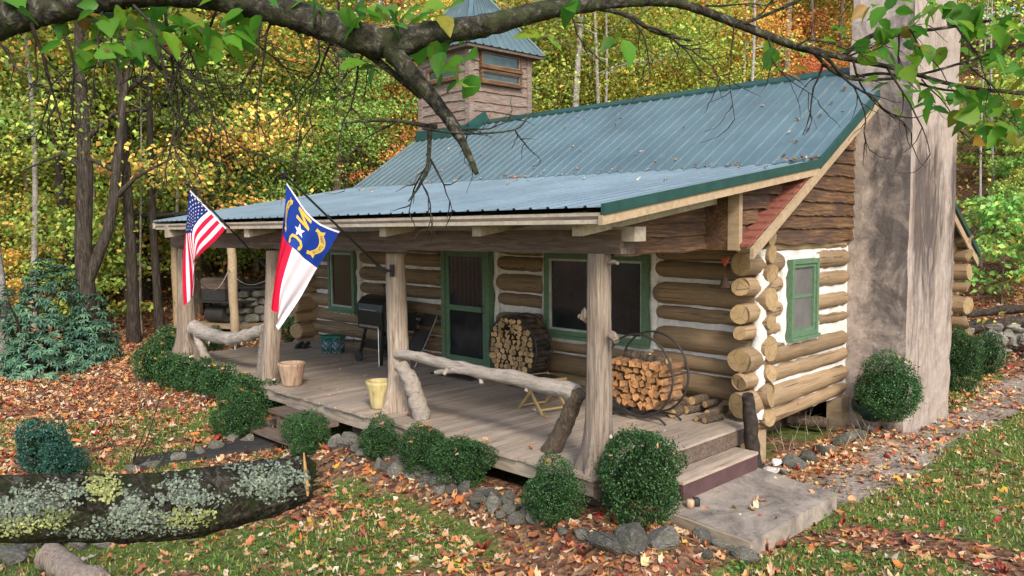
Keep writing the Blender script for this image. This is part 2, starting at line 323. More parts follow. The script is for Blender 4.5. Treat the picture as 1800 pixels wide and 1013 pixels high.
def npmesh(name, V, F, mat, col=None, smooth=False):
    """V (n,3), F (m,k) index array"""
    me = bpy.data.meshes.new(name); m, k = F.shape
    me.vertices.add(len(V)); me.vertices.foreach_set('co', np.ascontiguousarray(V, np.float32).ravel())
    me.loops.add(m*k); me.loops.foreach_set('vertex_index', np.ascontiguousarray(F, np.int32).ravel())
    me.polygons.add(m); me.polygons.foreach_set('loop_start', np.arange(0, m*k, k, dtype=np.int32)); me.polygons.foreach_set('loop_total', np.full(m, k, np.int32))
    if smooth: me.polygons.foreach_set('use_smooth', np.ones(m, bool))
    me.materials.append(MT[mat] if isinstance(mat, str) else mat)
    me.update(calc_edges=True)
    if col is not None:
        at_ = me.color_attributes.new('col', 'FLOAT_COLOR', 'POINT'); c4 = np.ones((len(V), 4), np.float32); c4[:, :3] = col; at_.data.foreach_set('color', c4.ravel())
    return me
def frames(n, up=.6, rg=rng):
    """random leaf frames: normals lean upward by up"""
    N = rg.normal(size=(n, 3)); N /= np.linalg.norm(N, axis=1)[:, None]; N[:, 2] = N[:, 2]*(1-up)+up*1.2; N /= np.linalg.norm(N, axis=1)[:, None]
    A = rg.normal(size=(n, 3)); A -= N*(A*N).sum(1)[:, None]; A /= np.linalg.norm(A, axis=1)[:, None]
    return A, np.cross(N, A), N
def leafcards(C, size, up=.5, asp=.6, rg=rng, fold=.18):
    n = len(C); A, B, N = frames(n, up, rg); s = (size*rg.uniform(.65, 1.35, n))[:, None]
    P = np.stack([C-A*s*.5, C+B*s*asp*.5+N*s*fold-A*s*.05, C+A*s*.55, C-B*s*asp*.5+N*s*fold-A*s*.05], 1).reshape(-1, 3)
    i = np.arange(n)*4; F = np.stack([np.stack([i, i+1, i+2], 1), np.stack([i, i+2, i+3], 1)], 1).reshape(-1, 3)
    return P, F
def pick(pal, n, rg=rng, jit=.22, cl=None):
    pal = np.array(pal, float); w = pal[:, 3]/pal[:, 3].sum(); k = rg.choice(len(pal), n, p=w)
    if cl is not None:
        kk = rg.choice(len(pal), cl.max()+1, p=w); k = np.where(rg.random(n) < .7, kk[cl], k)
    c = pal[k, :3]*rg.uniform(1-jit, 1+jit, (n, 1))*rg.uniform(.92, 1.08, (n, 3)); return c
# ------------------------------------------------------------------ the log cabin
cabin = thing('log_cabin', 'tan log cabin with white chinking, green metal roof, long covered porch and stucco chimney', 'cabin')
LE, LN = -10.75, .2                                       # ends of the long walls
FRONT = [(.03, .12, .12), (.315, .16, .14), (.595, .112, .13), (.905, .168, .145), (1.25, .098, .125), (1.53, .155, .14), (1.85, .118, .13), (2.10, .12, .125), (2.30, .1, .1)]
GABLE = [(-.05, .11, .10, .02), (.22, .17, .13, .25), (.52, .11, .11, .53), (.79, .165, .115, .77), (1.13, .09, .085, 1.105), (1.37, .125, .115, 1.365), (1.70, .12, .11, 1.68), (1.98, .145, .13, 1.96), (2.2, .08, .07, 2.165)]
DOOR = (-6.06, -4.80, -.02, 2.16); W2 = (-3.56, -1.60, .79, 2.05); W1 = (-9.85, -8.87, .74, 2.02)
lr = random.Random(3)
def logseg(a, b, r0, r1, mats, parent, roundA, roundB, capA=False, capB=False):
    a = np.array(a, float); b = np.array(b, float); L = np.linalg.norm(b-a)
    ts = [0, .012, .03, .06]+[.06+(.88)*(i+1)/9 for i in range(8)]+[.94, .97, .988, 1]
    e = min(.35, .16/L); ts = sorted(set([0, e*.12, e*.35, e]+[e+(1-2*e)*(i/8) for i in range(1, 8)]+[1-e, 1-e*.35, 1-e*.12, 1]))
    P = []; Q = []
    for t in ts:
        k = 1.
        if roundA and t < e: k = (1-(1-t/e)**2)**.5*.75+.25 if t > 0 else .25
        if roundB and t > 1-e: k = (1-(1-(1-t)/e)**2)**.5*.75+.25 if t < 1 else .25
        if (capA and t == 0) or (capB and t == 1): k = .96
        j = np.array([lr.uniform(-1, 1) for _ in range(3)])*.006
        P.append(a+(b-a)*t+j); Q.append((r0+(r1-r0)*t)*k*lr.uniform(.965, 1.035))
    mb = MB(); mb.tube(P, Q, 16, True, 0, 0, .025, lr)
    if capA: mb.m[-2] = 1
    if capB: mb.m[-1] = 1
    return mb.build('log', mats, parent)
def intervals(lo, hi, z, r, ops):
    iv = [(lo, hi, 0, 0)]
    for o in ops:
        if o[2]-r*.45 < z < o[3]+r*.45:
            nv = []
            for a, b, p, q in iv:
                if o[0] > a and o[1] < b: nv += [(a, o[0]-.045, p, 1), (o[1]+.045, b, 1, q)]
                else: nv.append((a, b, p, q))
            iv = nv
    return iv
def chinkwall(name, axis, pos, lo, hi, z0, z1, nx):
    mb = MB(); nz = 26; vs = []
    for i in range(nx+1):
        for k in range(nz+1):
            u = lo+(hi-lo)*i/nx; z = z0+(z1-z0)*k/nz; d = pos+lr.uniform(-.012, .012)
            vs.append((u, d, z) if axis == 1 else (d, u, z))
    mb.add(vs, [(i*(nz+1)+k, (i+1)*(nz+1)+k, (i+1)*(nz+1)+k+1, i*(nz+1)+k+1) for i in range(nx) for k in range(nz)], 0, True)
    return mb.build(name, 'chink', cabin)
fw = chinkwall('log_wall', 1, -.03, LE+.2, .08, -.06, 2.5, 90)
for z, ra, rb in FRONT:
    for a, b, p, q in intervals(LE-.3, LN, z, ra, [DOOR, W2, W1]):
        t = (a-LE)/(LN-LE); r0 = rb+(ra-rb)*t; r1 = rb+(ra-rb)*(b-LE)/(LN-LE); ca = a < LE; cb = b == LN
        logseg((a, -.005+lr.uniform(-.015, .015), z+lr.uniform(-.02, .02)), (b, -.005, z), r0, r1, ['log_x', 'log_end'], fw, not ca, not cb, ca, cb)
gw = chinkwall('log_wall', 0, .05, -.05, 7.3, -.1, 2.3, 60)
GW = (.58, 1.42, .97, 2.0)
for z, ra, rb, z2 in GABLE:
    for a, b, p, q in intervals(-.45, 2.6, z, ra*.8, [GW]):
        t0 = max(0, (a-.0)/2.6); t1 = (b)/2.6
        if b > 2.5: b = 2.58
        st = a == -.45 and z > -.0
        if a == -.45 and not st: a = -.12
        logseg((0.01, a, z+(z2-z)*t0), (.01, b, z+(z2-z)*t1), ra+(rb-ra)*t0, ra+(rb-ra)*t1, ['log_y', 'log_end'], gw, not st, True, st, False)
    logseg((0.01, 4.45, z2), (.01, 7.55, z2), rb, rb, ['log_y', 'log_end'], gw, True, False, False, True)
mb = MB(); P, Q = wavy((.08, -.1, .0), (.08, -.1, 2.15), .085, 22, .02, .3, lr); mb.tube(P, Q, 9, True, 0, 0, .15, lr); mb.build('corner_chinking', 'chink', gw)
for (a, b, c, d, y) in [(*DOOR, 1), (*W2, 1), (*W1, 1), (*GW, 0)]:     # mortar daubed round the openings
    mb = MB()
    for p, q in [((a-.05, c-.05), (a-.05, d+.05)), ((b+.05, c-.05), (b+.05, d+.05)), ((a-.05, c-.07), (b+.05, c-.07))]:
        if q[0] != p[0] and c < .1: continue
        f = (lambda u, z: (u, -.05, z)) if y else (lambda u, z: (.055, u, z))
        P, Q = wavy(f(*p), f(*q), .065, 14, .012, .2, lr); mb.tube(P, Q, 8, True, 0, 0, .1, lr); mb.build('mortar_surround', 'chink', fw if y else gw); mb = MB()
lw = chinkwall('log_wall', 0, LE+.12, -.05, 7.3, -.1, 2.5, 40)
for z, ra, rb, z2 in GABLE: logseg((LE+.1, -.5, z), (LE+.1, 7.6, z2), ra, rb, ['log_y', 'log_end'], lw, False, False, True, True)
rw = chinkwall('log_wall', 1, 7.28, LE+.2, .08, -.06, 2.3, 40)
for z, ra, rb in FRONT[1:-1]: logseg((LE-.3, 7.2, z), (.36, 7.2, z), rb, ra, ['log_x', 'log_end'], rw, False, False, True, True)
def window(name, axis, u0, u1, z0, z1, face, mid=None, pane='screen', parent=cabin, cw=.085, mat='wpaint', bead='alu', sash=.035):
    def P(u, d, z): return (u, face-d, z) if axis == 1 else (face+d, u, z)
    def bx(mb, a, b, c, d, d0, d1):
        p, q = P(a, d0, c), P(b, d1, d); mb.box(*[min(p[i], q[i]) for i in range(3)], *[max(p[i], q[i]) for i in range(3)])
    mb = MB()
    for a, b, c, d in [(u0, u0+cw, z0, z1), (u1-cw, u1, z0, z1), (u0+cw, u1-cw, z1-cw, z1), (u0+cw, u1-cw, z0, z0+cw*.8)]: bx(mb, a, b, c, d, -.08, .045)
    bx(mb, u0-.02, u1+.02, z0-.05, z0-.003, -.05, .07)
    w = mb.build(name, mat, parent)
    mb = MB(); a, b, c, d = u0+cw, u1-cw, z0+cw*.8, z1-cw; s = sash
    for e in [(a, a+s, c, d), (b-s, b, c, d), (a+s, b-s, d-s, d), (a+s, b-s, c, c+s)]: bx(mb, *e, -.06, .022)
    if mid: bx(mb, a+s, b-s, mid-.022, mid+.022, -.06, .0)
    mb.build('sash', bead, w)
    mb = MB(); bx(mb, a+s, b-s, c+s, d-s, -.05, -.012); mb.build('pane', pane, w)
    return w
window('window', 1, *W2, .13+(-.26)*0-.26)
window('window', 1, *W1, -.13)
window('window', 0, GW[0]+.03, GW[1]-.03, GW[2]+.0, GW[3], .12, 1.5, 'screen_light', cw=.06, sash=.05, bead='wpaint')
# screen door
mb = MB(); x0, x1 = DOOR[0], DOOR[1]
mb.box(x0, -.2, 0, x0+.1, -.02, 2.16); mb.box(x1-.1, -.2, 0, x1, -.02, 2.16); mb.box(x0+.1, -.2, 2.06, x1-.1, -.02, 2.16)
dr = mb.build('screen_door', 'wpaint', cabin)
mb = MB(); a, b = x0+.1, x1-.1
mb.box(a+.005, -.175, .02, a+.09, -.14, 2.05); mb.box(b-.09, -.175, .02, b-.005, -.14, 2.05); mb.box(a+.09, -.175, 1.95, b-.09, -.14, 2.05); mb.box(a+.09, -.173, 1.0, b-.09, -.142, 1.09); mb.box(a+.09, -.175, .02, b-.09, -.14, .2)
mb.build('door_frame', 'wpaint', dr)
for c, d in [(.2, 1.0), (1.09, 1.95)]:
    mb = MB(); mb.box(a+.09, -.155, c, b-.09, -.15, d)
    if c > 1:
        for k in range(1, 8): mb.box(a+.09+k*.11, -.16, c, a+.094+k*.11, -.156, d)
    else:
        for sx, ux in [(a+.09, 1), (b-.09, -1)]: mb.prism([(sx, .2), (sx+.09*ux, .2), (sx, .29)], 1, -.163, -.158)
    mb.build('door_screen', 'screen', dr)
mb = MB(); mb.tube([(b-.05, -.18, 1.0), (b-.05, -.23, 1.0), (b-.05, -.23, 1.12), (b-.05, -.18, 1.12)], .01, 6); mb.build('handle', 'black', dr)
# ------------------------------------------------------------------ roofs
XE = .66
E0 = np.array((XE, -3.92, 2.645)); B0 = np.array((XE, .25, 3.225)); R0 = np.array((XE, 2.9, 4.76))
E1 = onp(0, -10.1, 268, 390); B1 = onp(0, -10.1, 620, 331); R1 = onp(0, -10.1, 757, 228)
def sheet(mb, P00, P10, P01, P11, n, h=.02, mi=0, nv=3, off=0.):
    P00, P10, P01, P11 = [np.array(p, float) for p in (P00, P10, P01, P11)]
    N = np.cross(P10-P00, P01-P00); N /= np.linalg.norm(N); N = N if N[2] > 0 else -N
    prof = [(0, 0), (.76, 0), (.81, 1), (.93, 1), (.98, 0)]; us = []
    for i in range(n):
        for a, q in prof: us.append(((i+a)/n, q*h))
        us.append(((i+.4)/n, 0)) if False else None
    us.append((1, 0)); us.sort()
    vs = [(P00+(P10-P00)*u)*(1-v)+(P01+(P11-P01)*u)*v+N*(q+off) for u, q in us for v in [k/nv for k in range(nv+1)]]
    w = nv+1
    mb.add(vs, [(i*w+k, (i+1)*w+k, (i+1)*w+k+1, i*w+k+1) for i in range(len(us)-1) for k in range(nv)], mi)
def lin(a, b, x):
    t = (x-a[0])/(b[0]-a[0]); return a+(b-a)*t
XC = -.02
mb = MB(); sheet(mb, lin(B0, B1, XC), B1, lin(R0, R1, XC), R1, 44); q = 2.0
T0 = B0+(R0-B0)*((q-B0[1])/(R0[1]-B0[1])); t_ = (2.56-B0[1])/(R0[1]-B0[1]); T1 = lin(B0, B1, XC)+(lin(R0, R1, XC)-lin(B0, B1, XC))*t_; sheet(mb, B0, lin(B0, B1, XC), T0, T1, 3)
roof = mb.build('main_roof', 'roof', cabin)
ZR = np.array((0, 0, .045))
RE0, RE1 = np.array((.36, 7.75, 1.85)), np.array((-10.1, 8.1, 1.85))
mb = MB(); sheet(mb, np.array((.36, 7.75, 1.85)), RE1, np.array((.36, 4.6, 3.75)), lin(R0, R1, -10.1)+(RE1-lin(R0, R1, -10.1))*.35, 46)
sheet(mb, np.array((XC, 4.6, 3.73)), R1+(RE1-R1)*.35, lin(R0, R1, XC), R1, 44); mb.build('rear_roof', 'roof', cabin)
mb = MB()
for dy in (-.14, .14):
    a0, a1 = lin(R0, R1, XC), R1; d = np.array((0, dy, -.085))
    mb.hexa([a0+ZR*.3+d*0, a1+ZR*.3+d*0, a1+d+ZR*.3, a0+d+ZR*.3, a0+ZR, a1+ZR, a1+d+ZR*1., a0+d+ZR*1.])
mb.build('ridge_cap', 'green_trim', roof)
def rake(name, a, b, x, w, t, mat, parent, dz=0):
    a = np.array(a, float); b = np.array(b, float); mb = MB(); D = np.array((0, 0, 1.))
    o = np.array((x, 0, dz)); A = np.array((0, a[1], a[2]))+o; Bp = np.array((0, b[1], b[2]))+o; X = np.array((t, 0, 0)); Z = D*w
    mb.hexa([A-Z, A+X-Z, Bp+X-Z, Bp-Z, A, A+X, Bp+X, Bp]); return mb.build(name, mat, parent)
rake('rake_trim', B0, T0, XE-.02, .12, .04, 'green_trim', roof, .035)
SL = (R0[2]-B0[2])/(R0[1]-B0[1])
PE = np.array((XE, -1.34, B0[2]+SL*(-1.34-B0[1])))
rake('rake_board', PE, T0, XE-.03, .115, .045, 'trim', roof, -.09)
rake('rake_board', B1, R1, -10.12, .2, .04, 'trim', roof, .0)
rake('rake_trim', (0, 7.76, 1.86), (0, 4.55, 3.79), .35, .1, .03, 'green_trim', roof, .03); rake('rake_board', (0, 7.72, 1.82), (0, 4.55, 3.74), .33, .14, .03, 'trim', roof, -.07)
mb = MB(); o = np.array((0, 0, -.05))
def under(a, b, c, d, th=.03):
    pts = [np.array(p, float)-np.array((0, 0, .075)) for p in (a, b, c, d)]; mb.hexa([p-np.array((0, 0, th)) for p in pts]+pts)
under(lin(B0, B1, XC), B1, R1, lin(R0, R1, XC)); under(B0, lin(B0, B1, XC), T1, T0); mb.build('roof_deck', 'beam', roof)
mb = MB(); sheet(mb, E0, E1, B0+(0, .04, .0), B1+(0, .04, .0), 47, .018); proof = mb.build('porch_roof', 'proof', cabin)
mb = MB(); under(E0+(0, .03, 0), E1+(0, .03, 0), B1, B0); mb.build('roof_deck', 'beam', proof)
rake('rake_trim', E0, B0, XE-.015, .095, .04, 'green_trim', proof, .03); rake('rake_board', E0, B0, XE-.045, .085, .05, 'trim', proof, -.07)
mb = MB(); a, b = E0+(-.05, .05, -.045), E1+(.05, .05, -.045); mb.bar(a-(0, 0, .05), a+(b-a)*.52-(0, 0, .05), .035, .1); mb.bar(a+(b-a)*.525-(0, .0, .055), b-(0, 0, .05), .035, .1); mb.build('eave_board', 'rafter', proof)
rake('rake_board', E1, B1, -10.1, .11, .04, 'rafter', proof, -.02)
def zpr(x, y): # porch roof height
    t = (XE-x)/(XE+10.1); e = E0+(E1-E0)*t; b = B0+(B1-B0)*t; return e[2]+(b[2]-e[2])*(y-e[1])/(b[1]-e[1])
for px, py in [(677, 400), (842, 400), (1020, 396), (437, 410), (296, 412)]:
    X = onp(1, -3.62, px, py)[0]; mb = MB(); w = .065
    mb.hexa([(X-w, -3.66, zpr(X, -3.66)-.29), (X+w, -3.66, zpr(X, -3.66)-.29), (X+w, .0, zpr(X, 0)-.3), (X-w, .0, zpr(X, 0)-.3), (X-w, -3.66, zpr(X, -3.66)-.068), (X+w, -3.66, zpr(X, -3.66)-.068), (X+w, 0, zpr(X, 0)-.07), (X-w, 0, zpr(X, 0)-.07)])
    mb.build('rafter', 'rafter', cabin)
mb = MB(); mb.bar((.33, -3.13, 2.325), (-3.0, -3.13, 2.31), .22, .235, mi=0); mb.bar((-3.005, -3.12, 2.295), (-6.9, -3.13, 2.28), .23, .25); mb.bar((-6.905, -3.13, 2.28), (-10.35, -3.13, 2.24), .21, .25)
bm_ = mb.build('porch_beam', 'beam', cabin)
mb = MB(); mb.box(-.15, -3.22, 2.33, .48, -3.04, 2.47); mb.build('beam_block', 'rafter', bm_)
mb = MB(); mb.bar((-10.25, -3.0, 2.25), (-10.25, -.1, 2.3), .16, .2); mb.build('tie_beam', 'beam', cabin)
# posts
def post(px, pxt, rb, rm, rt, seed, lobes=5, hb=.5, fl=1.):
    rs = random.Random(seed); b = onp(2, 0, *px); t = onp(1, b[1], *pxt); n = 26; seg = 22; mb = MB(); vs = []; ph = [rs.uniform(0, 6.28) for _ in range(6)]
    zt = t[2]+.02
    for i in range(n):
        k = i/(n-1); z = zt*k; base = rb*math.exp(-z/hb*2.2); r = rm+(rt-rm)*k
        c = b+(t-b)*k+np.array((.018*math.sin(3*k+ph[0]), .018*math.cos(4*k+ph[1]), 0))
        for j in range(seg):
            a = 2*math.pi*j/seg; l = (.5+.5*math.cos(lobes*a+ph[2]+.6*k))*1.25
            rr = r*(1+.05*math.sin(3*a+ph[3]+k*2)+.045*math.sin(7*a+ph[4])+rs.uniform(-.02, .02))+(base-0)*l*fl
            vs.append((c[0]+rr*math.cos(a), c[1]+rr*math.sin(a), z))
    mb.add(vs, [(i*seg+j, i*seg+(j+1) % seg, (i+1)*seg+(j+1) % seg, (i+1)*seg+j) for i in range(n-1) for j in range(seg)], 0, True)
    return mb, b
mb, b1 = post((1045, 826), (1057, 449), .10, .135, .118, 1, 4)
kn = onp(1, b1[1]-.02, 1028, 560)
for (p, q, r) in [((1035, 548), (1024, 562), .05), ((1034, 565), (1017, 556), .028), ((1072, 462), (1086, 463), .02), ((1075, 590), (1084, 600), .04)]:
    A = onp(1, b1[1]-.05, *p); Bq = onp(1, b1[1]-.08, *q); mb.tube([A, (A+Bq)/2+(0, 0, .01), Bq], [r*1.3, r*1.1, r*.8], 8)
mb.build('porch_post', 'post', cabin)
mb, b2 = post((701, 722), (697, 448), .12, .15, .125, 2, 4); mb.build('porch_post', 'post', cabin)
mb, b3 = post((474, 671), (482, 443), .035, .15, .12, 3, 3); mb.build('porch_post', 'post', cabin)
mb, b4 = post((331, 629), (326, 438), .2, .155, .13, 4, 4, .8); mb.build('porch_post', 'post', cabin)
def polylog(name, pxs, Y, rad, mat, seed, amp=.012):
    rs = random.Random(seed); P = []; Rr = []
    for i, p in enumerate(pxs):
        P.append(onp(1, Y if not hasattr(Y, '__len__') else Y[i], *p))
    Q = [P[0]]
    for i in range(len(P)-1):
        for k in range(1, 5): Q.append(P[i]+(P[i+1]-P[i])*k/4+np.array([rs.uniform(-amp, amp) for _ in range(3)]))
    n = len(Q); mb = MB(); rr = [(rad[0]+(rad[1]-rad[0])*i/(n-1))*rs.uniform(.9, 1.1) for i in range(n)]
    mb.tube(Q, rr, 12, True, 0, 0, .06, rs)
    return mb, Q
mb, Q = polylog('r', [(698, 622), (760, 634), (830, 650), (900, 664), (960, 678), (1012, 690)], -3.02, (.065, .095), 'rail', 5)
for i, d in [(6, (-.03, -.1, -.1)), (9, (.05, -.05, -.12)), (14, (0, -.06, -.1))]: mb.tube([Q[i], Q[i]+np.array(d)], [.04, .025], 7)
P2 = [onp(1, -3.05, *p) for p in [(766, 655), (800, 650), (850, 656), (900, 664)]]; mb.tube(P2, [.03, .05, .055, .04], 8, True, 0, 0, .08)
mb.build('porch_rail', 'rail', cabin)
mb, Q = polylog('r', [(342, 576), (372, 590), (408, 597), (440, 590), (465, 578)], -3.05, (.14, .1), 'rail', 6, .02)
for i, d in [(9, (0.02, -.05, -.2)), (4, (.1, -.1, -.15)), (11, (0, -.08, -.15))]: mb.tube([Q[i], Q[i]+np.array(d)], [.04, .015], 6)
mb.build('porch_rail', 'rail', cabin)
mb, Q = polylog('b', [(1018, 690), (1000, 730), (985, 765), (967, 795)], (-3.02, -2.99, -2.97, -2.95), (.085, .1), 'bark', 7, .012)
for i in (3, 6, 9): mb.tube([Q[i], Q[i]+np.array((.09, -.06, -.03+.02*i % 3))], [.03, .012], 5)
mb.build('porch_brace', 'bark', cabin)
mb, Q = polylog('b', [(704, 642), (722, 668), (733, 700), (742, 735)], (-3.1, -3.1, -3.05, -3.0), (.09, .12), 'rail', 8, .012); mb.build('porch_brace', 'rail', cabin)
mb, Q = polylog('b', [(344, 585), (354, 610), (364, 633)], (-3.1, -3.1, -3.05), (.06, .09), 'rail', 9); mb.build('porch_brace', 'rail', cabin)
mb, Q = polylog('b', [(466, 574), (461, 620), (457, 673)], (-3.12, -3.1, -3.08), (.06, .07), 'rail', 10); mb.build('porch_brace', 'rail', cabin)
# deck
mb = MB(); dr_ = random.Random(5); x = -10.6; DX1 = .12
while x < DX1-.02:
    x1 = min(x+.142, DX1); e = dr_.uniform(-.02, .02); z = dr_.uniform(-.003, .003)
    mb.box(x, -3.4+e, -.035, x1-.006, -.09, z); x = x1
deck = mb.build('porch_deck', 'deck', cabin)
mb = MB(); mb.box(-10.6, -3.36, -.2, -5.95, -3.32, -.037); mb.box(-5.945, -3.365, -.22, -2.4, -3.32, -.037); mb.box(-2.395, -3.36, -.2, DX1-.03, -3.32, -.037); mb.build('fascia_board', 'fascia', deck)
mb = MB(); mb.box(DX1-.028, -3.36, -.215, DX1+.004, -.5, -.037); mb.build('fascia_board', 'beam', deck); mb = MB(); mb.box(-10.6, -3.3, -.2, -10.56, -.1, -.037); mb.build('fascia_board', 'beam', deck)
mb = MB()
for X in (-10, -8, -6.1, -4.3, -2.2, -.2):
    for Y in (-3.1, -1.4): mb.box(X-.1, Y-.1, -.95, X+.1, Y+.1, -.04)
mb.box(-10.5, -.3, -.9, -.35, -.2, -.03)
mb.build('deck_pier', 'beam', deck)
# side step
s0 = onp(2, -.22, 1212, 845); SX = .43
mb = MB(); k = 0; x = DX1+.006
while x < SX-.02: mb.box(x, -2.3, -.255, min(x+.105, SX), -.72, -.22); x += .11
st = mb.build('deck_step', 'deck', cabin)
mb = MB(); mb.box(SX-.035, -2.29, -.44, SX-.004, -.73, -.258); mb.box(DX1+.02, -2.29, -.5, SX-.04, -2.26, -.258); mb.build('riser', 'purple', st)
for X0, X1, Y0, z in [(-5.9, -4.4, -3.42, -.2), (-6.3, -4.5, -3.74, -.43)]:
    mb = MB(); mb.box(X0, Y0-.27, z-.05, X1, Y0, z)
    for X in (X0+.25, X1-.25): mb.box(X-.05, Y0-.24, z-.5, X+.05, Y0-.02, z-.052)
    mb.build('deck_step', 'beam', cabin)
# gable boards
def boards(name, X, zs, ylo, yhi, ztop=None, seed=1, tilt=.035):
    rs = random.Random(seed); mb = MB()
    for z0, z1 in zip(zs[:-1], zs[1:]):
        a, b = ylo((z0+z1)/2), yhi((z0+z1)/2)
        if b-a < .05: continue
        n = max(4, int((b-a)/.09)); vs = []; w = rs.uniform(-.02, .02)
        for i in range(n+1):
            y = a+(b-a)*i/n; w = w*.8+rs.uniform(-.012, .012); zb, zt = z0-.03+w, z1+.01
            if ztop: m = ztop(y); zb, zt = min(zb, m-.02), min(zt, m)
            vs += [(X+tilt+.02, y, zb), (X+.012, y, zt), (X+tilt-.005, y, zb+.002)]
        mb.add(vs, [q for i in range(n) for q in [(3*i, 3*i+3, 3*i+4, 3*i+1), (3*i+2, 3*i+5, 3*i+3, 3*i)]])
    return mb
yl = lambda z: B0[1]+(z-B0[2])/SL+.1
zs = [2.24, 2.43, 2.62, 2.80, 2.98, 3.17, 3.36, 3.55, 3.74, 3.95, 4.15, 4.4]
mb = boards('s', .08, zs, yl, lambda z: 2.6, None, 2); mb.add([(.06, yl(2.2), 2.2), (.06, 2.6, 2.2), (.06, 2.6, 4.58), (.06, B0[1]+.1, B0[2]-.05)], [(0, 1, 2, 3)])
mb.add([(.06, 4.4, 2.2), (.06, 7.2, 2.2), (.06, 4.4, 3.85)], [(0, 1, 2)]); mb.build('gable_siding', 'siding', cabin)
mb = boards('s', .40, [2.22, 2.36, 2.52, 2.68, 2.84, 3.0, 3.2], lambda z: -1.28, lambda z: min(.1, B0[1]+(z-B0[2])/SL+.02), lambda y: zpr(.4, y)-.1, 3)
mb.add([(.39, -1.3, 2.21), (.39, -1.2, 2.21), (.39, .1, 3.05), (.39, -1.3, 2.86)], [(0, 1, 2, 3)]); mb.build('porch_gable_siding', 'siding', cabin)
mb = boards('s', .03, [2.22, 2.38, 2.54, 2.70, 2.86, 3.0], lambda z: -3.02, lambda z: -1.33, lambda y: zpr(.3, y)-.1, 4); mb.box(.0, -3.02, 2.18, .06, -1.33, 2.24); mb.add([(.02, -3.02, 2.2), (.02, -1.33, 2.2), (.02, -1.33, 2.86), (.02, -3.02, 2.66)], [(0, 1, 2, 3)]); mb.build('porch_gable_siding', 'siding', cabin)
mb = MB(); mb.box(.04, -1.34, 2.19, .355, -1.30, zpr(.2, -1.3)-.08); mb.box(.03, -1.31, 2.19, .05, -.6, 2.3); mb.build('return_board', 'siding', cabin)
mb = MB(); mb.box(.36, -1.35, 2.19, .50, -1.28, zpr(.4, -1.3)-.07); mb.build('corner_board', 'trim', cabin)
mb = MB(); n = 11
for i in range(n):
    a = PE+(B0-PE)*i/n; b = PE+(B0-PE)*(i+1.15)/n; w0 = .26+.16*math.sin(math.pi*min(1, i/n*1.1+.05))
    A = np.array((XE-.035, a[1], a[2]-.075)); Bq = np.array((XE-.035, b[1], b[2]-.09)); W = np.array((-w0+.05, 0, 0)); T = np.array((0, 0, .03))
    mb.hexa([A+W, A, Bq, Bq+W, A+W+T, A+T, Bq+T*.4, Bq+W+T*.4])
mb.build('pent_roof', 'shingle', cabin)
# chimney
mb = MB(); cr_ = random.Random(8); seg = []; n1 = 8
c0, c1, d0, d1 = 0.02, .9, 2.57, 4.5; zz = [-.8+.22*i for i in range(34)]; vs = []
for z in zz:
    k = max(0, z-5.4)*.12; a0, a1, e0, e1 = c0+k*.2, c1-k, d0+k, d1-k; ring = []
    for i in range(n1): ring.append((a0+(a1-a0)*i/n1, e0))
    for i in range(n1): ring.append((a1, e0+(e1-e0)*i/n1))
    for i in range(n1): ring.append((a1-(a1-a0)*i/n1, e1))
    for i in range(n1): ring.append((a0, e1-(e1-e0)*i/n1))
    for x, y in ring: vs.append((x+cr_.uniform(-.012, .012), y+cr_.uniform(-.012, .012), z))
m = 4*n1
mb.add(vs, [(i*m+k, i*m+(k+1) % m, (i+1)*m+(k+1) % m, (i+1)*m+k) for i in range(len(zz)-1) for k in range(m)]); mb.add(vs[-m:], [tuple(range(m))])
mb.build('chimney', 'stucco', cabin)
mb = MB(); mb.hexa([(-.09, 2.27, -.7), (.13, 2.27, -.7), (.13, 2.55, -.7), (-.09, 2.55, -.7), (-.09, 2.27, -.1), (.13, 2.27, -.1), (.13, 2.55, -.1), (-.09, 2.55, -.1)]); mb.build('foundation_pier', 'trim', cabin); mb = MB(); mb.box(-.1, -.2, -.7, .12, .05, -.14); mb.build('foundation_pier', 'trim', cabin)
mb = MB(); mb.box(-10.5, .5, -.9, -.5, .6, -.1); mb.box(-.75, .6, -.9, -.65, 7.2, -.1); mb.build('crawlspace_blocker', 'beam', cabin)  # dark boxes added to stop daylight showing through beneath the cabin
# roof tower
TX0, TX1, TY0, TY1 = -9.95, -8.2, 2.45, 4.35
mb = MB(); mb.box(TX0+.05, TY0+.05, 3.9, TX1-.05, TY1-.05, 6.4); tower = mb.build('roof_tower', 'tsiding', cabin)
zs = [4.42, 4.62, 4.82, 5.02, 5.23, 5.44, 5.66, 5.88, 6.1, 6.42]
def tb(axis, pos, lo, hi, sgn, seed):
    m2 = boards('t', 0, zs, lambda z: lo, lambda z: hi, None, seed, .03); o = []
    for x, y, z in m2.v: o.append((pos+sgn*x, y, z) if axis == 0 else (y, pos+sgn*x, z))
    m2.v = o; return m2
for i, (ax, pos, lo, hi, sg) in enumerate([(0, TX1-.04, TY0+.06, TY1-.06, 1), (1, TY0+.04, TX0+.06, TX1-.06, -1), (0, TX0+.04, TY0+.06, TY1-.06, -1), (1, TY1-.04, TX0+.06, TX1-.06, 1)]): tb(ax, pos, lo, hi, sg, 20+i).build('tower_siding', 'tsiding', tower)
for x in (TX0, TX1-.1):
    for y in (TY0, TY1-.1): mb = MB(); mb.box(x-.02, y-.02, 4.1, x+.12, y+.12, 6.42); mb.build('corner_post', 'tsiding', tower)
for (zA, zB) in [(5.62, 5.88), (5.95, 6.3)]: window('window', 0, TY0+.3, TY1-.35, zA, zB, TX1+.035, None, 'glass', tower, .05, 'siding', 'tsiding', .02)
window('window', 1, TX0+.35, TX1-.35, 5.7, 6.0, TY0-.035, None, 'glass', tower, .05, 'siding', 'tsiding', .02)
